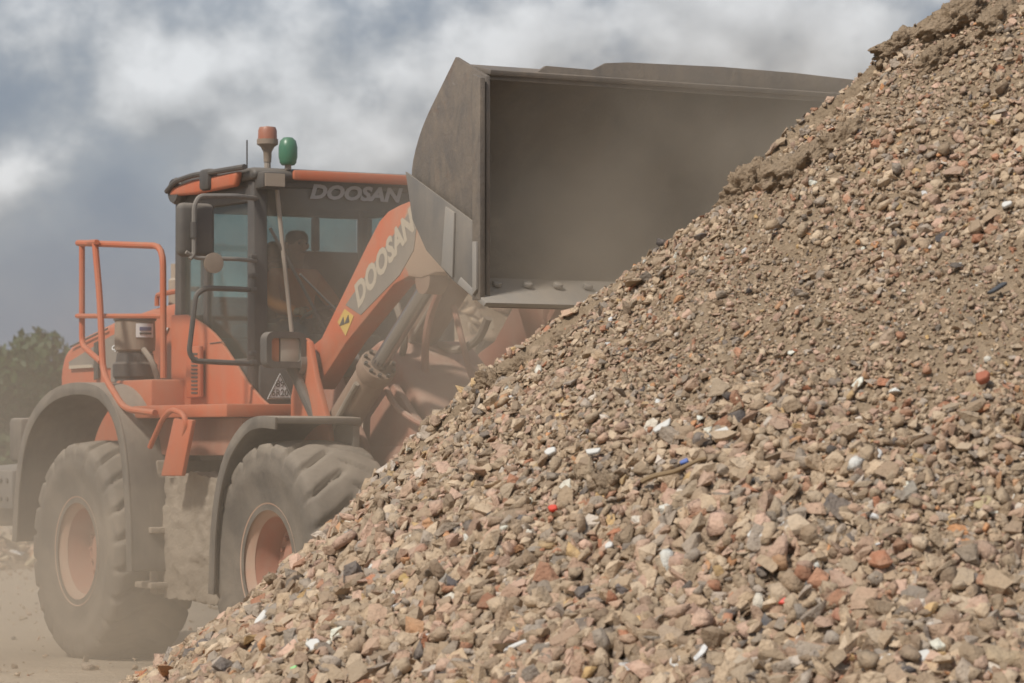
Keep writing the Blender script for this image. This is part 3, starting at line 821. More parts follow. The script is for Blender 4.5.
# deck, orange side cover and skirt under the cab
MB().box(.95, 2.66, -1.36, -.70, 1.955, 2.055).build('deck', 'orange', LD, bevel=.012)
Yc = -.925
cov = MB().prism([(.74,2.05),(.74,2.80)] + [xz(a, b, Yc) for a, b in ((186,314.6),(195,319),(204,325),(213,333),(220,341),(233,360.7),(246.4,381.8),(259.6,397.6),(272.8,409.5))], Yc, -.895).build('side_cover', 'orange', LD, bevel=.01)
side_plate('hatch', [(189,347),(204,346),(204,397),(189,398)], Yc - .02, 'orange', cov, .03, .012)
for k in range(11):
    y0 = 353 + k * 3.9
    side_plate('louvre', [(191.5,y0),(197.5,y0),(197.5,y0+1.7),(191.5,y0+1.7)], Yc - .052, 'decal_black', cov, .004)
side_plate('shut_line', [(210,343),(226,341),(226,341.8),(210,343.8)], Yc - .002, 'decal_black', cov, .004)
MB().box(.30, 1.0, -1.22, -.665, 1.90, 2.27).build('hood_step', 'orange', LD, bevel=.02)
MB().box(.9, 2.60, -1.20, -.7, 1.66, 1.955).build('skirt', 'orange_inner', LD, bevel=.02)
MB().box(1.9, 2.62, -1.0, -.6, 1.45, 1.66).build('articulation_gap', 'dark', LD, bevel=.02)
def caked(name, x0, x1, y0, y1, z0, z1, amp, seed):
    b = MB().box(x0, x1, y0, y1, z0, z1); bmesh.ops.subdivide_edges(b.bm, edges=b.bm.edges[:], cuts=40, use_grid_fill=True)
    for v in b.bm.verts:
        q = Vector(v.co); n = 0
        for f, w in ((3, 1.0), (8, .7), (19, .5), (40, .3)): n += w * mnoise.noise(q * f + Vector((seed, 0, 0)))
        v.co += (q - Vector(((x0+x1)/2, (y0+y1)/2, (z0+z1)/2))).normalized() * amp * n
    return b.build(name, 'tank', LD, angle=60)
tk = caked('fuel_tank', 1.24, 2.55, -1.22, -.5, .52, 1.50, .035, 4)

# steps in front of the rear wheel
st = MB().box(1.04, 1.20, -1.26, -.62, .55, 1.62).build('step_box', 'tank', LD, bevel=.02)
for z in (.60, 1.04): MB().box(.98, 1.30, -1.36, -1.0, z, z + .05).build('step', 'tank', st, bevel=.012)
side_plate('ladder_plate', [(178,418),(197,420),(186,476),(165,476)], -1.40, 'orange', LD, .04, .012)
MB().tube([onY(150,447,-1.42), onY(163,418,-1.44), onY(172,409,-1.45), onY(183,414,-1.45), onY(187,424,-1.44), onY(184,436,-1.42)], .022, 10, .08).build('step_handle', 'orange', LD)

# orange handrails over the rear wheel
tb = MB()
tb.tube([onY(78,243,-1.36), onY(163,246,-1.36), onY(163.5,378,-1.36)], .026, 10, .16)
ra = tb.build('handrail', 'orange', LD)
MB().tube([onY(95,243,-1.40), onY(100,300,-1.40), onY(103,374,-1.42), onY(124,409,-1.46), onY(155,413,-1.40)], .027, 10, .14).build('handrail', 'orange', LD)
MB().tube([onY(82,243,-1.30), onY(82,345,-1.30), onY(101,362,-1.36)], .025, 10, .08).build('rail_post', 'orange', ra)
MB().tube([onY(77,316,-1.34), onY(162,316,-1.34)], .020, 8).build('rail_bar', 'orange', ra)
MB().tube([onY(79,243,-1.30), onY(97,242,-1.42)], .022, 8).build('rail_bar', 'orange', ra)
MB().tube([onY(157,306,-.62), onY(157,295,-.62), onY(186,289,-.62), onY(198,289,-.62)], .022, 8, .06).build('hood_rail', 'orange', LD)

# cab ------------------------------------------------------------------
X0, X1, YC, Z0, Z1 = .72, 2.20, .84, 2.06, 3.80
cab = empty('cab', LD)
fr = MB()
for s in (-1, 1):
    fr.prism([(X1-.13,Z0),(X1+.02,Z0),(X1+.0,Z1),(X1-.12,Z1)], s*YC - .06, s*YC + .06)          # A pillars
    fr.prism([(X0,Z0),(X0+.14,Z0),(X0+.12,Z1),(X0+.02,Z1)], s*YC - .05, s*YC + .05)            # rear pillars
    fr.prism([(X0+.50,Z0),(X0+.58,Z0),(X0+.58,Z1),(X0+.50,Z1)], s*YC - .03, s*YC + .035)       # door pillar
    fr.box(X0+.05, X1-.05, s*YC - .04, s*YC + .04, Z0, 2.42)                                    # lower side wall
    fr.box(X0+.05, X1-.05, s*YC - .045, s*YC + .045, Z1-.16, Z1)                                # side header
fr.box(X1-.10, X1+.01, -YC, YC, Z1-.05, Z1+.01)
fr.box(X1-.06, X1+.03, -YC, YC, Z0, 2.20)
fr.box(X0-.02, X0+.06, -YC, YC, Z0, 2.62); fr.box(X0-.02, X0+.05, -.22, YC, 2.62, 3.36); fr.box(X0+.1, X1-.1, YC-.035, YC+.035, 2.42, 3.12); fr.box(X0-.02, X0+.06, -YC, YC, Z1-.16, Z1)
for y in (-.62, .40): fr.box(X0-.015, X0+.055, y-.03, y+.03, 2.62 if y < 0 else 3.36, Z1-.16)
fr.box(X0, X1, -YC, YC, Z0-.02, Z0+.06)
fr.build('cab_frame', 'dark', cab, bevel=.018)
ws = MB().box(X1-.012, X1-.002, -YC+.06, YC-.06, 2.20, Z1-.05).build('windscreen', 'windscreen', cab)
MB().box(X1-.02, X1-.014, -YC+.06, YC-.06, Z1-.20, Z1-.05).build('sun_strip', 'dark', cab)
MB().box(X0+.58, X1-.12, -YC-.005, -YC+.005, 2.42, Z1-.16).build('side_window', 'window', cab)
MB().box(X0+.12, X0+.50, -YC-.005, -YC+.005, 2.42, Z1-.16).build('side_window', 'window', cab)
MB().box(X0+.58, X1-.12, YC-.005, YC+.005, 2.42, Z1-.16).build('side_window', 'window', cab)
MB().box(X0+.12, X0+.50, YC-.005, YC+.005, 2.42, Z1-.16).build('side_window', 'window', cab)
MB().box(X0+.01, X0+.02, -YC+.05, YC-.05, 2.62, Z1-.16).build('rear_window', 'window', cab)
# roof: dark shell with an orange band
rs = MB().prism([(.68,3.74),(.70,3.84),(.88,3.90),(2.2,3.90),(2.27,3.87),(2.26,3.805),(.76,3.775)], -.93, .93).build('roof', 'dark', cab, bevel=.03, seg=3)
MB().box(2.255, 2.30, -.60, .90, 3.808, 3.888).build('front_band', 'orange', rs, bevel=.02)
MB().prism([(.80,3.76),(.88,3.83),(1.25,3.865),(2.08,3.875),(2.02,3.76),(1.3,3.745)], -.985, -.925).build('side_band', 'orange', rs, bevel=.025, seg=3)
MB().tube([(.80,-.99,3.80),(.98,-1.0,3.87),(1.3,-1.0,3.895),(2.2,-.98,3.90)], .022, 8, .1).build('roof_rail', 'dark', rs)
MB().box(1.45, 1.62, -1.02, -.93, 3.76, 3.93).build('roof_bracket', 'dark', rs, bevel=.03)
wlg = MB().box(2.20, 2.36, -.90, -.70, 3.73, 3.86).build('work_light', 'dark', cab, bevel=.02)
MB().box(2.361, 2.368, -.885, -.715, 3.745, 3.845).build('lens', 'stack', wlg)
rq = onY(176, 191, -.95); rl = MB().lathe([(.0,-.03),(.095,-.03),(.11,0),(.10,.05),(.0,.06)], 24, rq, 'Y').build('rear_work_light', 'dark', cab)
pr = onX(309, 199.0, X1); pe = onX(402, 197.5, X1)
lettering('lettering', 'DOOSAN', 'decal_light', cab, (X1+.014, pr.y, pr.z), (0, 1, 0), (0, 0, 1), pe.y - pr.y, .118, .25, .045, .002)
# inside the cab
seat = MB(); seat.box(.95, 1.45, -.26, .26, 2.42, 2.55); seat.prism([(.84,2.5),(1.02,2.5),(.97,3.25),(.82,3.25)], -.25, .25)
seat.box(.84, .96, -.13, .13, 3.28, 3.42); seat.build('seat', 'seat', cab, bevel=.05, seg=3)
MB().box(1.0, 1.4, -.2, .2, 2.12, 2.42).build('seat_base', 'dark', cab, bevel=.03)
MB().box(1.0, 1.55, -.52, -.34, 2.6, 2.72).build('armrest_console', 'dark', cab, bevel=.03)
MB().tube([(2.0,0,2.1),(1.72,0,2.72)], .06, 10).build('steering_column', 'dark', cab)
swl = MB(); swc = Vector((1.70,0,2.76)); ax = Vector((.42,0,-.9)).normalized(); u = Vector((0,1,0)); w_ = ax.cross(u)
swl.tube([swc + (u*math.cos(a)+w_*math.sin(a))*.21 for a in np.linspace(0, 2*math.pi, 25)], .016, 8)
for a in (.5, 2.6, 4.7): swl.tube([swc, swc + (u*math.cos(a)+w_*math.sin(a))*.21], .012, 6)
swl.build('steering_wheel', 'dark', cab)
MB().box(1.9, 2.12, -.30, .30, 2.3, 2.62).build('dashboard', 'dark', cab, bevel=.04)
# wipers on the glass
wp = MB().tube([onX(277,190,X1+.04), onX(284,260,X1+.04), onX(292,334,X1+.04)], .018, 8).build('wiper_blade', 'pole', cab)
MB().tube([onX(270,228,X1+.03), onX(300,282,X1+.05), onX(325,330,X1+.05)], .014, 8).build('wiper_arm', 'dark', cab)
MB().tube([onX(300,274,X1+.04), onX(338,312,X1+.04)], .010, 6).build('wiper_rod', 'grey_plate', cab)
# black-and-white plate under the side of the windscreen, with its number
tri = [onX(a, b, X1+.05) for a, b in ((280,373),(267,399),(293,399))]
MB().box(X1-.01, X1+.045, -YC-.03, -.36, 2.03, 2.36).build('lower_front_panel', 'dark', cab, bevel=.01)
tp = MB().prism([(q.y, q.z) for q in tri], X1+.048, X1+.052, 'X').build('number_triangle', 'decal_white', cab)
cy = sum(q.y for q in tri) / 3; zb = tri[1].z
wdt = tri[2].y - tri[1].y
lettering('number', '89', 'decal_black', tp, (X1+.053, cy - .036, zb + .092), (0,1,0), (0,0,1), .072, .054, 0, .01, .002)
lettering('number', '6R20', 'decal_black', tp, (X1+.053, cy - .072, zb + .022), (0,1,0), (0,0,1), .144, .056, 0, .01, .002)
brd = MB()
for a, b in ((0,1),(1,2),(2,0)):
    p, q = tri[a], tri[b]; cc = (tri[0]+tri[1]+tri[2])/3; p = cc + (p-cc)*.88 + Vector((.004,0,0)); q = cc + (q-cc)*.88 + Vector((.004,0,0)); brd.tube([p, q], .004, 5)
brd.build('border_line', 'decal_black', tp)
# beacons, aerial
def beacon(px, base_py, top_py, mat, dome):
    Yb = -.62; b0 = onY(px, base_py, Yb); b0.z = 3.89; tz = onY(px, top_py, Yb).z
    po = MB().tube([b0, (b0.x, b0.y, tz - (.19 if dome else .28))], .026, 10).build('beacon_pole', 'pole', LD)
    h = tz - (.20 if dome else .285)
    if dome:
        MB().lathe([(.05,h-.02),(.066,h),(.068,h+.02)], 20, (b0.x, b0.y, 0)).build('beacon_base', 'green', po)
        MB().lathe([(.068,h+.02),(.074,h+.04),(.074,h+.12),(.062,h+.17),(.036,h+.195),(0,h+.20)], 24, (b0.x, b0.y, 0)).build('beacon_lens', mat, po)
    else:
        MB().lathe([(.030,h),(.034,h+.08),(.055,h+.12),(.085,h+.14),(.085,h+.18)], 20, (b0.x, b0.y, 0)).build('beacon_base', 'cleaner', po)
        MB().lathe([(.076,h+.18),(.074,h+.25),(.064,h+.275),(0,h+.285)], 24, (b0.x, b0.y, 0)).build('beacon_lens', mat, po)
beacon(267.5, 168, 126, 'amber', False)
beacon(288, 168, 137, 'green', True)
a0 = onY(247, 166, -.5); MB().tube([(a0.x,-.5,3.89), (a0.x,-.5,onY(247,140,-.5).z)], .006, 6).build('aerial', 'dark', LD)

# side mirror out from the A pillar, its frame and the grab rail
XM = 2.32
mir = MB().box(XM-.06, XM+.04, onX(177,0,XM).y, onX(214,0,XM).y, onX(195,257,XM).z, onX(195,203,XM).z).build('side_mirror', 'plastic', LD, bevel=.05, seg=3)
mt = MB(); A = lambda a, b: onX(a, b, XM + .07)
mt.tube([(X1-.02,-YC-.02,A(248,196).z), A(236,196), A(199,196), A(194,206), A(194,254), A(190,259)], .019, 8, .06)
mt.tube([(X1-.02,-YC-.02,A(248,259).z), A(236,259), A(196,258), A(186,252)], .016, 8, .03)
mt.build('mirror_bracket', 'grey_plate', mir)
MB().lathe([(.03,-.06),(.03,.06)], 10, A(194,230)).build('mirror_clamp', 'dark', mir)
MB().lathe([(.0,-.02),(.075,-.015),(.08,.02),(0,.03)], 20, A(213,263), 'X').build('round_mirror', 'cleaner', mir)
B2 = lambda a, b: onX(a, b, XM - .05)
MB().tube([(X1-.03,-YC-.02,B2(242,289).z), B2(236,289), B2(206,288), B2(196,294), B2(189,352), B2(194,361), B2(236,363), (X1-.03,-YC-.02,B2(242,363).z)], .021, 8, .06).build('grab_rail', 'dark', LD)
for q in (256, 275, 289, 362, 353): MB().box(X1-.02, X1+.04, -YC-.10, -YC-.05, B2(240,q).z-.02, B2(240,q).z+.02).build('hinge', 'dark', cab, bevel=.006)
# headlight on a stalk over the front fender
YH = -1.12; hq = onY(283.5, 350, YH)
hl = MB(); w2, h2 = .165, .088
def rrect(w, h, r, n=5):
    o = []
    for cx, cy2, a0_ in ((w-r,h-r,0),(-w+r,h-r,90),(-w+r,-h+r,180),(w-r,-h+r,270)):
        for k in range(n + 1): a = R(a0_ + 90*k/n); o.append((cx + r*math.cos(a), cy2 + r*math.sin(a)))
    return o
outer = [(hq.y + a, hq.z + b) for a, b in rrect(w2, h2 + .047, .06)]; inner = [(hq.y + a, hq.z + b) for a, b in rrect(w2-.042, h2, .03)]
hl.prism(outer, hq.x - .07, hq.x, 'X')
hb = hl.build('headlight', 'plastic', LD, bevel=.012)
ring = MB(); n_ = len(outer)
o_a = [ring.bm.verts.new((hq.x+.002, *p)) for p in outer]; o_b = [ring.bm.verts.new((hq.x+.05, *p)) for p in outer]
i_a = [ring.bm.verts.new((hq.x+.002, *p)) for p in inner]; i_b = [ring.bm.verts.new((hq.x+.05, *p)) for p in inner]
for k in range(n_):
    j = (k+1) % n_
    for a, b in ((o_a, o_b), (o_b, i_b), (i_b, i_a), (i_a, o_a)): ring.bm.faces.new((a[k], a[j], b[j], b[k]))
ring.build('bezel', 'plastic', hb)
MB().box(hq.x+.002, hq.x+.022, hq.y-.13, hq.y-.045, hq.z-.095, hq.z+.095).build('indicator', 'indicator', hb, bevel=.008)
MB().box(hq.x+.002, hq.x+.028, hq.y-.038, hq.y+.13, hq.z-.095, hq.z+.095).build('lamp_lens', 'lens', hb, bevel=.012)
MB().tube([(hq.x-.03, YH+.07, hq.z-.11), (hq.x+.0, YH+.14, hq.z-.26), (hq.x+.12, YH+.20, hq.z-.5)], .042, 10, .1).build('stalk', 'plastic', hb)

# front frame and lift arms
tw = [(2.58,1.2),(2.62,2.15),(2.72,2.46),(2.86,2.52),(2.98,2.42),(3.18,1.95),(3.40,1.70),(3.5,1.2)]
for y in (-.56, .50): MB().prism(tw, y, y + .06).build('tower_plate', 'orange_inner', LD, bevel=.012)
two = [(2.90,1.5),(2.92,2.1),(3.06,2.47),(3.13,2.55),(3.21,2.52),(3.32,2.25),(3.52,1.9),(3.6,1.5)]
for y in (-.95, .90): MB().prism(two, y, y + .05).build('tower_plate', 'orange', LD, bevel=.012)
MB().box(2.45, 4.15, -.52, .52, .75, 1.75).build('front_frame', 'orange_inner', LD, bevel=.06)
MB().prism([(3.0,1.7),(3.05,2.45),(3.3,2.55),(3.6,2.35),(4.1,2.0),(4.25,1.7)], -.40, .40).build('frame_tower', 'orange_inner', LD, bevel=.06, seg=3)
MB().lathe([(.10,-1.0),(.10,-.5)], 20, (3.10,0,2.36), 'Y').build('arm_pin', 'grey_plate', LD)
arm = [(3.12,2.16),(3.0,2.18),(2.93,2.30),(2.96,2.46)] + [xz(a, b, -.84) for a, b in ((321,338),(350,279),(366,246),(379,221),(388,211),(399,205),(414,199))] + [(4.95,3.50),(5.5,3.26),(5.92,3.06),(6.02,2.92),(5.95,2.80),(5.6,2.86),(5.2,2.95),(4.95,2.96),(4.72,2.93),(4.55,2.95),(4.33,2.90),(3.6,2.50)]
YA = -.84
la = MB().prism(arm, YA, YA + .17).build('lift_arm', 'orange_arm', LD, bevel=.015)
yd = YA - .004
def apoly(pix): return [xz(a, b, YA) for a, b in pix]
MB().prism(apoly(((346,305),(380,255),(400,226),(411,210),(417,226),(414,250),(400,275),(361,315))), yd, YA - .0005).build('grey_band', 'decal_grey', la)
q = onY(358.5, 309, yd - .0005); q2 = onY(417, 227, yd - .0005); ad = (q2 - q); wl_ = ad.length; ad.normalize(); av = Vector((-ad.z, 0, ad.x))
lettering('lettering', 'DOOSAN', 'decal_pale', la, q, ad, av, wl_, .185, .22, .045, .001)
MB().prism(apoly(((338,322),(345,309),(354,316),(346,336))), yd, YA - .0005).build('warning_sticker', 'decal_yellow', la)
for a, b in ((342,322),(347,320)): MB().prism(apoly(((a-2,b+4),(a+2,b-5),(a+3,b+2))), yd - .004, yd - .0005).build('pictogram', 'decal_black', la)
ra2 = mirror(la)
for ch in list(ra2.children): bpy.data.objects.remove(ch)
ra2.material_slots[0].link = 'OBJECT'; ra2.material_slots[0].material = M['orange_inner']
MB().lathe([(.13,-.67),(.13,.67)], 20, (4.75,0,3.12), 'Y').build('cross_tube', 'orange_inner', LD)
MB().lathe([(.085,-1.0),(.085,-.62)], 18, (5.9,0,2.92), 'Y').build('bucket_pin', 'bright_steel', LD)
# lift cylinders
def ram(name, a, k, b, rb, rr, Y, gland=True):
    a, b = Vector((a[0], Y, a[1])), Vector((b[0], Y, b[1])); d = (b - a).normalized(); m = a + (b - a) * k
    o = MB().tube([a, m], rb, 24).build(name, 'barrel', LD, bevel=.01)
    MB().tube([m - d*.02, m + d*.10], rb*1.13, 24).build('gland', 'barrel', o, bevel=.015)
    MB().tube([m + d*.09, b], rr, 18).build('rod', 'chrome', o)
    MB().lathe([(rr*1.7,-.075),(rr*1.7,.075)], 18, b, 'Y').build('rod_eye', 'barrel', o)
    u = Vector((0,1,0)); w = d.cross(u)
    for i in range(10):
        t = 2*math.pi*i/10; c = m + d*.10 + (u*math.cos(t) + w*math.sin(t))*rb*.92
        MB().tube([c, c + d*.025], .014, 6).build('bolt', 'dark', o)
    MB().tube([m - d*.05 + w*-.0 + Vector((.02,-rb*1.05,-rb*.4)), a + Vector((.1,-rb*1.1,-.05))], .022, 8).build('oil_pipe', 'hose', o)
    return o
ram('lift_cylinder', (3.12,1.70), .47, (4.74,2.92), .125, .062, YA + .085)
ram('lift_cylinder', (3.12,1.70), .47, (4.74,2.92), .125, .062, -YA - .085)
ram('tilt_cylinder', (3.15,2.50), .55, (4.95,3.85), .13, .065, 0)
# bell crank and link of the bucket
MB().prism([(4.85,3.95),(5.05,3.95),(5.10,3.3),(5.2,2.6),(5.1,2.45),(4.95,2.5),(4.72,2.95),(4.72,3.3)], -.10, .10).build('bell_crank', 'orange_inner', LD, bevel=.02)
MB().prism([(5.05,2.45),(5.15,2.62),(5.86,3.48),(5.96,3.40),(5.9,3.28)], -.07, .07).build('bucket_link', 'orange_inner', LD, bevel=.02)
# hoses looping between the frame and the arms
hs = [[onY(395,300,-.3), onY(407,340,-.3), onY(396,372,-.3), onY(382,372,-.25), onY(370,360,-.2)],
      [onY(440,345,.1), onY(460,352,.1), onY(480,338,.1), onY(488,318,.1)],
      [onY(384,385,-.55), onY(396,408,-.55), onY(420,424,-.55), onY(440,430,-.5)],
      [onY(440,290,-.2), onY(428,320,-.2), onY(424,360,-.2), onY(430,400,-.2)],
      [onY(452,300,.0), onY(462,340,.0), onY(470,372,.0), onY(480,398,.0)]]
for k, h in enumerate(hs): MB().tube(h, (.028, .032, .024, .03, .024)[k], 8, .2).build('hydraulic_hose', 'hose' if k < 2 else 'orange_inner', LD)
MB().prism([(3.3,1.2),(3.35,1.95),(3.7,2.2),(3.95,2.0),(4.4,1.7),(4.5,1.2)], -.50, -.44).build('frame_side_plate', 'orange_inner', LD, bevel=.01)

# bucket: dump position, opening forward and down
YB = 1.62
pf = [xz(a, b, -YB) for a, b in ((490,303),(462,278),(435,250),(421,220),(415,187),(416.5,160),(425,129),(436,104),(455,72),(490,75))]
lipx = xz(490, 76, -YB); pf0 = smooth(pf[:-2], 3); pf = smooth(pf[:-1] + [xz(472, 71, -YB), pf[-1]], 4)
bk = MB().band(pf, -.035, -YB, YB).build('bucket', 'steel', LD, bevel=.005, angle=50)
side = pf0 + [xz(459,57,-YB), lipx]
for s in (-1, 1):
    sp = MB().prism(side, s*YB - (.03 if s > 0 else 0), s*YB + (0 if s > 0 else .03)).build('side_plate', 'steel', bk, bevel=.006)
    sp.location.y = s * .027
    a, b = Vector(xz(491.5, 300, -YB)), Vector(xz(491.5, 78, -YB))
    MB().prism([(a.x-.10,a.y),(a.x,a.y),(b.x,b.y),(b.x-.10,b.y+.03)], s*(YB+.066) - .02, s*(YB+.066) + .02).build('side_edge', 'steel', bk, bevel=.006)
    lo = [xz(c, d_, -YB) for c, d_ in ((415,172),(483,222),(483,298),(462,280),(436,251),(422,220))]
    MB().prism(lo, s*(YB+.066) - .008, s*(YB+.066) + .008).build('wear_plate', 'grey_plate', bk, bevel=.004)
    lo = [xz(c, d_, -YB) for c, d_ in ((457,207),(466,213),(464,278),(453,267))]
    MB().prism(lo, s*(YB+.082) - .008, s*(YB+.082) + .01).build('wear_strip', 'bright_steel', bk, bevel=.004)
    lo = [xz(c, d_, -YB) for c, d_ in ((486,242),(490,242),(490,290),(486,296))]
    MB().prism(lo, s*(YB+.092) - .012, s*(YB+.092) + .012).build('worn_corner', 'bright_steel', bk, bevel=.004)
ce0 = Vector(pf[0]); bd = (Vector(pf[0]) - Vector(pf[3])).normalized()
e0 = ce0 + bd * .04
MB().prism([tuple(ce0 - bd*.32 + Vector((.0,-.005))), tuple(e0 + Vector((.02,-.01))), tuple(e0 + Vector((.05,.015))), tuple(ce0 - bd*.30 + Vector((.03,.045)))], -YB-.08, YB+.08).build('cutting_edge', 'bright_steel', bk, bevel=.006)
nrm2 = Vector((bd.y, -bd.x)); nrm2 = nrm2 if nrm2.y > 0 else -nrm2
for k in range(14):
    y = -YB + .12 + k * (2*YB - .24) / 13
    c = ce0 - bd * .16 + nrm2 * .055
    b = MB().tube([Vector((c.x, y, c.y)), Vector((c.x + nrm2.x*.03, y, c.y + nrm2.y*.03))], .036, 6).build('edge_bolt', 'bright_steel', bk, bevel=.008)
# spill guard along the top: three plates of different height
g = [(-YB+.02,.0),(-1.30,.015),(-1.18,.095),(-.82,.09),(-.72,.14),(-.55,.155),(.2,.17),(.8,.165),(1.35,.145),(1.58,.13),(1.58,-.02),(-YB+.02,-.02)]
lpx, lpz = lipx
MB().prism([(a, lpz + b) for a, b in g], lpx - .06, lpx - .03, 'X').build('spill_guard', 'steel', bk, bevel=.004)

# ------------------------------------------------------------------ the operator in the cab
M['skin'] = flat_mat('skin', (.42, .24, .17), .1, .6)
M['hivis'] = flat_mat('orange_jacket_cloth', (.85, .22, .05), .15, .85)
M['trousers'] = flat_mat('navy_trousers_cloth', (.03, .035, .05), .2, .9)
M['hair'] = flat_mat('dark_hair', (.03, .022, .018), .2, .7)
def skinned(name, J, E, mat, parent, extra=None):
    names = list(J); me = bpy.data.meshes.new(name)
    me.from_pydata([J[n][0] for n in names], [(names.index(a), names.index(b)) for a, b in E], [])
    o = bpy.data.objects.new('tmp', me); C.objects.link(o)
    o.modifiers.new('s', 'SKIN'); o.modifiers.new('d', 'SUBSURF').levels = 2
    for i, n in enumerate(names):
        sv = me.skin_vertices[0].data[i]; r = J[n][1]; sv.radius = r if isinstance(r, tuple) else (r, r); sv.use_root = (i == 0)
    ev = bpy.data.meshes.new_from_object(o.evaluated_get(bpy.context.evaluated_depsgraph_get()))
    bpy.data.objects.remove(o); ev.name = name; ev.materials.clear()
    if extra:
        bm = bmesh.new(); bm.from_mesh(ev); b = MB(); b.bm.free(); b.bm = bm; extra(b); bm.to_mesh(ev); bm.free()
    ev.shade_smooth(); return obj(name, ev, mat, parent)
def operator():
    B = {'pelvis': ((1.18,0,2.67), (.15,.12)), 'spine': ((1.15,0,2.86), (.14,.11)), 'chest': ((1.14,0,3.04), (.16,.115)), 'neck0': ((1.15,0,3.18), .075),
         'neck': ((1.175,0,3.25), .055), 'jaw': ((1.20,0,3.32), (.072,.085)), 'head': ((1.195,0,3.40), (.082,.10)), 'crown': ((1.185,0,3.465), (.06,.075))}
    E = [('pelvis','spine'),('spine','chest'),('chest','neck0'),('neck0','neck'),('neck','jaw'),('jaw','head'),('head','crown')]
    arms, legs = {}, {}; ae, le = [], []
    for n, sg in (('l', 1), ('r', -1)):
        arms.update({'sh'+n: ((1.13,.185*sg,3.11), .075), 'up'+n: ((1.20,.25*sg,2.99), .058), 'el'+n: ((1.33,.28*sg,2.88), .050), 'fo'+n: ((1.46,.24*sg,2.84), .044), 'wr'+n: ((1.58,.20*sg,2.815), .032)})
        ae += [('chest','sh'+n),('sh'+n,'up'+n),('up'+n,'el'+n),('el'+n,'fo'+n),('fo'+n,'wr'+n)]
        legs.update({'hp'+n: ((1.22,.10*sg,2.655), .095), 'th'+n: ((1.42,.13*sg,2.68), .082), 'kn'+n: ((1.62,.16*sg,2.68), .066), 'sn'+n: ((1.68,.16*sg,2.48), .058), 'an'+n: ((1.72,.16*sg,2.22), .042)})
        le += [('pelvis','hp'+n),('hp'+n,'th'+n),('th'+n,'kn'+n),('kn'+n,'sn'+n),('sn'+n,'an'+n)]
    feet = {}; fe_ = []; palms = {}; pe_ = []
    for n, sg in (('l', 1), ('r', -1)):
        feet['to'+n] = ((1.88,.17*sg,2.16), .04); fe_.append(('an'+n,'to'+n))
        palms['pa'+n] = ((1.645,.205*sg,2.815), (.042,.018)); pe_.append(('wr'+n,'pa'+n))
    def extra(b):
        b.lathe([(0,.0),(.010,.012),(.016,.035),(.012,.05),(0,.055)], 8, (1.293,0,3.345))            # nose
        for sg in (1, -1):
            b.lathe([(0,-.03),(.014,-.018),(.018,0),(.014,.02),(0,.03)], 8, (1.185,.092*sg,3.37))        # ears
            for k, (dz, L) in enumerate(((.026,.072),(.009,.08),(-.008,.076),(-.024,.062))):            # fingers closed on the rim
                a = Vector((1.655,.212*sg,2.815+dz)); b.tube([a, a+Vector((L*.55,.012*sg,.004)), a+Vector((L*.75,-.012*sg,-.018)), a+Vector((L*.45,-.030*sg,-.026))], .0088, 6)
            a = Vector((1.625,.19*sg,2.835)); b.tube([a, a+Vector((.03,-.03*sg,.012)), a+Vector((.055,-.036*sg,0))], .0095, 6)
    mw = Matrix.Translation((LO.x, LO.y, 0)) @ Matrix.Rotation(math.atan2(LF.y, LF.x), 4, 'Z')
    p = skinned('person', {**B, **arms, **legs, **feet, **palms}, E + ae + le + fe_ + pe_, 'skin', None, extra)
    p.matrix_world = mw
    def grow(d, g): return {k: (v[0], tuple(x + g for x in v[1]) if isinstance(v[1], tuple) else v[1] + g) for k, v in d.items()}
    T = {k: B[k] for k in ('pelvis', 'spine', 'chest', 'neck0')}
    skinned('jacket', grow({**T, **arms}, .014), E[:3] + ae, 'hivis', p)
    skinned('trousers', grow({'pelvis': B['pelvis'], **legs}, .012), le, 'trousers', p)
    hb_ = MB(); hb_.lathe([(.088,-.02),(.098,.02),(.09,.06),(.06,.09),(0,.10)], 20, (1.178,0,3.40)); hb_.build('hair', 'hair', p)
    for sg in (1, -1):
        MB().lathe([(0,-.010),(.009,-.005),(.011,0),(.009,.005),(0,.010)], 8, (1.288,.034*sg,3.385)).build('eye', 'hair', p)
        MB().prism([(1.78,2.10),(1.66,2.10),(1.66,2.26),(1.78,2.24),(1.95,2.17),(1.96,2.10)], .17*sg-.045, .17*sg+.045).build('boot', 'hair', p, bevel=.02)
    MB().tube([(1.297,-.025,3.315),(1.302,0,3.313),(1.297,.025,3.315)], .005, 6).build('mouth', 'seat', p)
    tag(p, 'loader operator in an orange jacket sitting at the steering wheel in the cab', 'person')
operator()

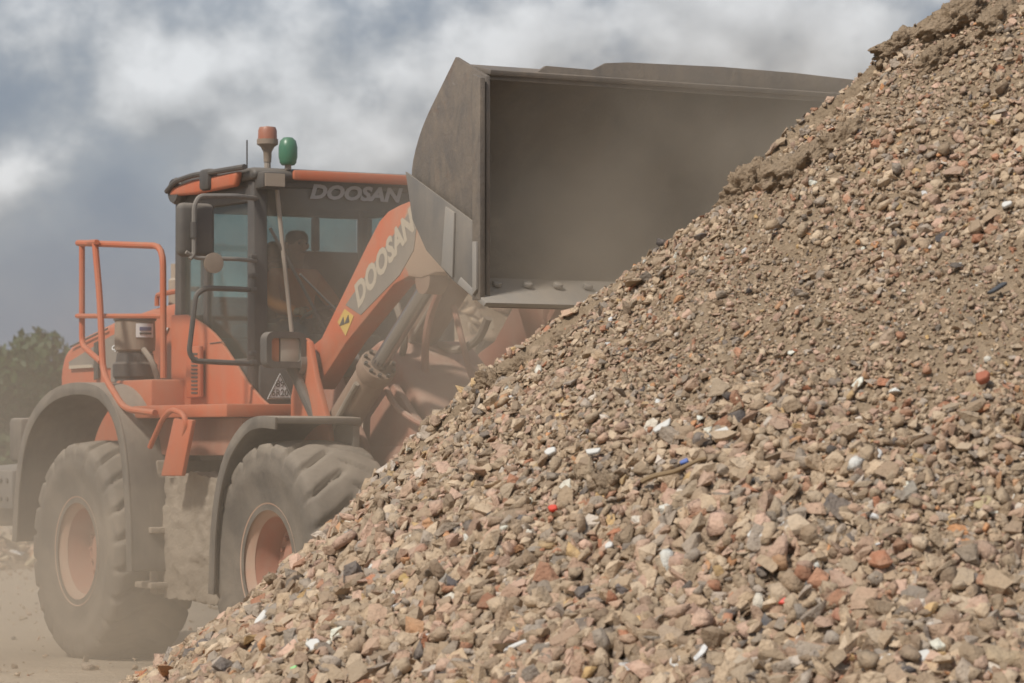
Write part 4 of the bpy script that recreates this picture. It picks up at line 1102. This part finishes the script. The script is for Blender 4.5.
# ------------------------------------------------------------------ background: heaps, timber, trees
def far_heap(name, label, cx, cy, rx, ry, h, n, seed, size):
    root = empty(name, None, (cx, cy, 0)); tag(root, label, 'rubble heap')
    def hh(x, y): return h * np.clip(1 - np.sqrt((x/rx)**2 + (y/ry)**2), -.1, 1) + fbm(x*1.2 + seed, y*1.2, seed, 3) * .25 * h
    xs = np.linspace(-rx*1.1, rx*1.1, 60); ys = np.linspace(-ry*1.1, ry*1.1, 50); X, Y = np.meshgrid(xs, ys); Z = hh(X, Y) - .05
    Z = np.where((X/rx)**2 + (Y/ry)**2 > 1, -.15, Z)
    i = np.arange(49*60).reshape(49, 60)[:, :-1].ravel()
    me = mesh_np('heap_body', np.stack([X, Y, Z], -1).reshape(-1, 3), np.stack([i, i+1, i+61, i+60], -1)); me.shade_smooth(); obj('heap_body', me, 'soil', root)
    a = rng.uniform(0, 2*np.pi, n); r = np.sqrt(rng.uniform(0, 1, n)); x = np.cos(a)*r*rx; y = np.sin(a)*r*ry; z = hh(x, y)
    s = np.exp(rng.normal(0, .5, n)) * size
    P = np.stack([x, y, np.maximum(z, .0)], -1)
    m = stones_mesh('broken_concrete', P, rot_mats(n, np.tile([0, 0, 1.0], (n, 1)), .9), s[:, None] * np.stack([rng.uniform(.9,1.8,n), rng.uniform(.6,1,n), rng.uniform(.3,.7,n)], -1), np.clip(tints(n) * 1.25, 0, .8))
    tag(obj('broken_concrete', m, 'gravel', root), kind='stuff')
    for k in range(14):
        aa = rng.uniform(0, 6.28); r_ = rng.uniform(.0, .8); x, y = math.cos(aa)*r_*rx, -abs(math.sin(aa))*r_*ry
        z = float(hh(np.array(x), np.array(y))) + .12; d = Vector((rng.normal(), rng.normal()*.4, rng.normal()*.45)).normalized() * rng.uniform(.4, .9)
        c = Vector((x, y, z)); MB().tube([c - d, c + d], rng.uniform(.04, .09), 4).build('plank', 'timber', root)
far_heap('debris_heap', 'distant pale heap of broken concrete and timber seen under the bucket', -.3, 50, 4.2, 5, 5.4, 2600, 71, .22)
far_heap('debris_heap', 'low heap of broken concrete far left behind the rear wheel', -9.0, 48, 2.6, 3, 1.0, 900, 83, .16)

def loose_gravel():
    n = 3200; x = rng.uniform(-10, 0, n); y = rng.uniform(22, 47, n); cl_ = fbm(x*.8, y*.8, 91, 3)
    k = cl_ > rng.uniform(-.25, .12, n); x, y = x[k], y[k]; n = len(x)
    sz = np.exp(rng.normal(0, .5, n)) * .028
    m = stones_mesh('loose_gravel', np.stack([x, y, np.zeros(n) + .002], -1), rot_mats(n, np.tile([0, 0, 1.0], (n, 1)), .4), sz[:, None] * np.stack([rng.uniform(.9,1.6,n), rng.uniform(.7,1,n), rng.uniform(.4,.8,n)], -1), tints(n))
    tag(obj('loose_gravel', m, 'gravel'), 'small stones strewn over the dusty yard round the loader', None, kind='stuff')
loose_gravel()
def tree(cx, cy, h, rad, label, seed, nleaf):
    r = np.random.default_rng(seed); t = empty('tree', None, (cx, cy, 0)); tag(t, label, 'tree', 'trees beyond the yard')
    tb_ = MB(); tb_.tube([(0,0,-.1), (.05,0,h*.25), (-.05,.05,h*.55)], .16, 8, r1=.08)
    for k in range(6):
        a = k*1.05; tb_.tube([(0,0,h*.25), (math.cos(a)*rad*.3, math.sin(a)*rad*.3, h*.45), (math.cos(a)*rad*.65, math.sin(a)*rad*.65, h*(.55+.05*k))], .07, 6, r1=.02)
    tb_.build('trunk', 'bark', t)
    nc = 46; cen = r.normal(size=(nc, 3)); cen /= np.linalg.norm(cen, axis=1, keepdims=True); cen *= r.uniform(.35, 1, (nc, 1))
    cen = cen * np.array([rad*.85, rad*.85, h*.40]) + np.array([0, 0, h*.52]); cr_ = r.uniform(.28, .6, nc) * rad * .5
    ci = r.integers(0, nc, nleaf); d = r.normal(size=(nleaf, 3)); d /= np.linalg.norm(d, axis=1, keepdims=True)
    P = cen[ci] + d * (cr_[ci] * r.uniform(.5, 1.08, nleaf))[:, None]; P[:, 2] = np.maximum(P[:, 2], .1)
    u = r.normal(size=(nleaf, 3)); u /= np.linalg.norm(u, axis=1, keepdims=True); v = np.cross(u, d + r.normal(size=(nleaf, 3))*.5); v /= np.linalg.norm(v, axis=1, keepdims=True)
    s = r.uniform(.09, .20, (nleaf, 1)); u *= s; v *= s * .6
    co = np.stack([P - u, P + v, P + u, P - v], 1).reshape(-1, 3); f = np.arange(nleaf*4).reshape(-1, 4)
    tag(obj('crown', mesh_np('crown', co, f), 'leaf', t))
tree(-13.5, 80, 5.5, 2.9, 'bushy green tree at the left edge behind the loader', 5, 30000)
tree(-11.7, 84, 4.0, 1.7, 'lower rounded green bush right of the tree at the left edge', 6, 9000)


# ------------------------------------------------------------------ dust hanging in the air round the loader
def dust_cloud():
    b = MB(); b.box(-13, 9, 20.0, 46, -.3, 6.2); o = b.build('haze', None)
    t = NT('airborne_dust'); p = t.n('ShaderNodeNewGeometry').outputs['Position']
    sx = t.n('ShaderNodeSeparateXYZ'); t.l(p, sx.inputs[0])
    n1 = t.noise(.75, 4, .55, p, .6)
    hgt = t.math('POWER', 2.718, t.math('MULTIPLY', sx.outputs['Z'], -.55))
    top = t.n('ShaderNodeMapRange', interpolation_type='SMOOTHSTEP'); t.l(sx.outputs['Z'], top.inputs[0])
    for i, v in ((1, 2.5), (2, 6.0), (3, 1.0), (4, 0.0)): top.inputs[i].default_value = v
    yf = t.n('ShaderNodeMapRange', interpolation_type='SMOOTHSTEP'); t.l(sx.outputs['Y'], yf.inputs[0])
    for i, v in ((1, 20.0), (2, 22.5), (3, 0.25), (4, 1.0)): yf.inputs[i].default_value = v
    d = t.math('ADD', t.math('MULTIPLY', hgt, .125), .007)
    def puff(x, y, z, rad, amp):
        dn = t.n('ShaderNodeVectorMath', operation='DISTANCE'); dn.inputs[1].default_value = (x, y, z); t.l(p, dn.inputs[0])
        q = t.math('DIVIDE', dn.outputs['Value'], rad); return t.math('MULTIPLY', t.math('POWER', 2.718, t.math('MULTIPLY', t.math('MULTIPLY', q, q), -1.0)), amp)
    for a in ((.7, 21.3, 3.1, 1.1, 1.5), (1.9, 21.7, 3.6, 1.2, .95), (.1, 22.6, 2.1, 1.3, .26), (-3.4, 25.6, .2, 1.9, .16), (-4.6, 26.5, .8, 1.5, .10)): d = t.math('ADD', d, puff(*a))
    yb = t.n('ShaderNodeMapRange', interpolation_type='SMOOTHSTEP'); t.l(sx.outputs['Y'], yb.inputs[0])
    for i, v in ((1, 28.0), (2, 36.0), (3, 1.0), (4, 0.1)): yb.inputs[i].default_value = v
    d = t.math('MULTIPLY', t.math('MULTIPLY', d, yb.outputs[0]), t.math('MULTIPLY', top.outputs[0], yf.outputs[0]))
    d = t.math('MULTIPLY', d, t.ramp(n1, (.34, .12), (.66, 1.15)))
    v = t.n('ShaderNodeVolumePrincipled'); v.inputs['Color'].default_value = (.90, .79, .65, 1); v.inputs['Anisotropy'].default_value = .2
    t.l(d, v.inputs['Density'])
    mo = t.n('ShaderNodeOutputMaterial'); t.l(v.outputs[0], mo.inputs['Volume'])
    o.data.materials.append(t.m); tag(o, 'brown dust hanging in the air around the loader', None, kind='stuff')
dust_cloud()
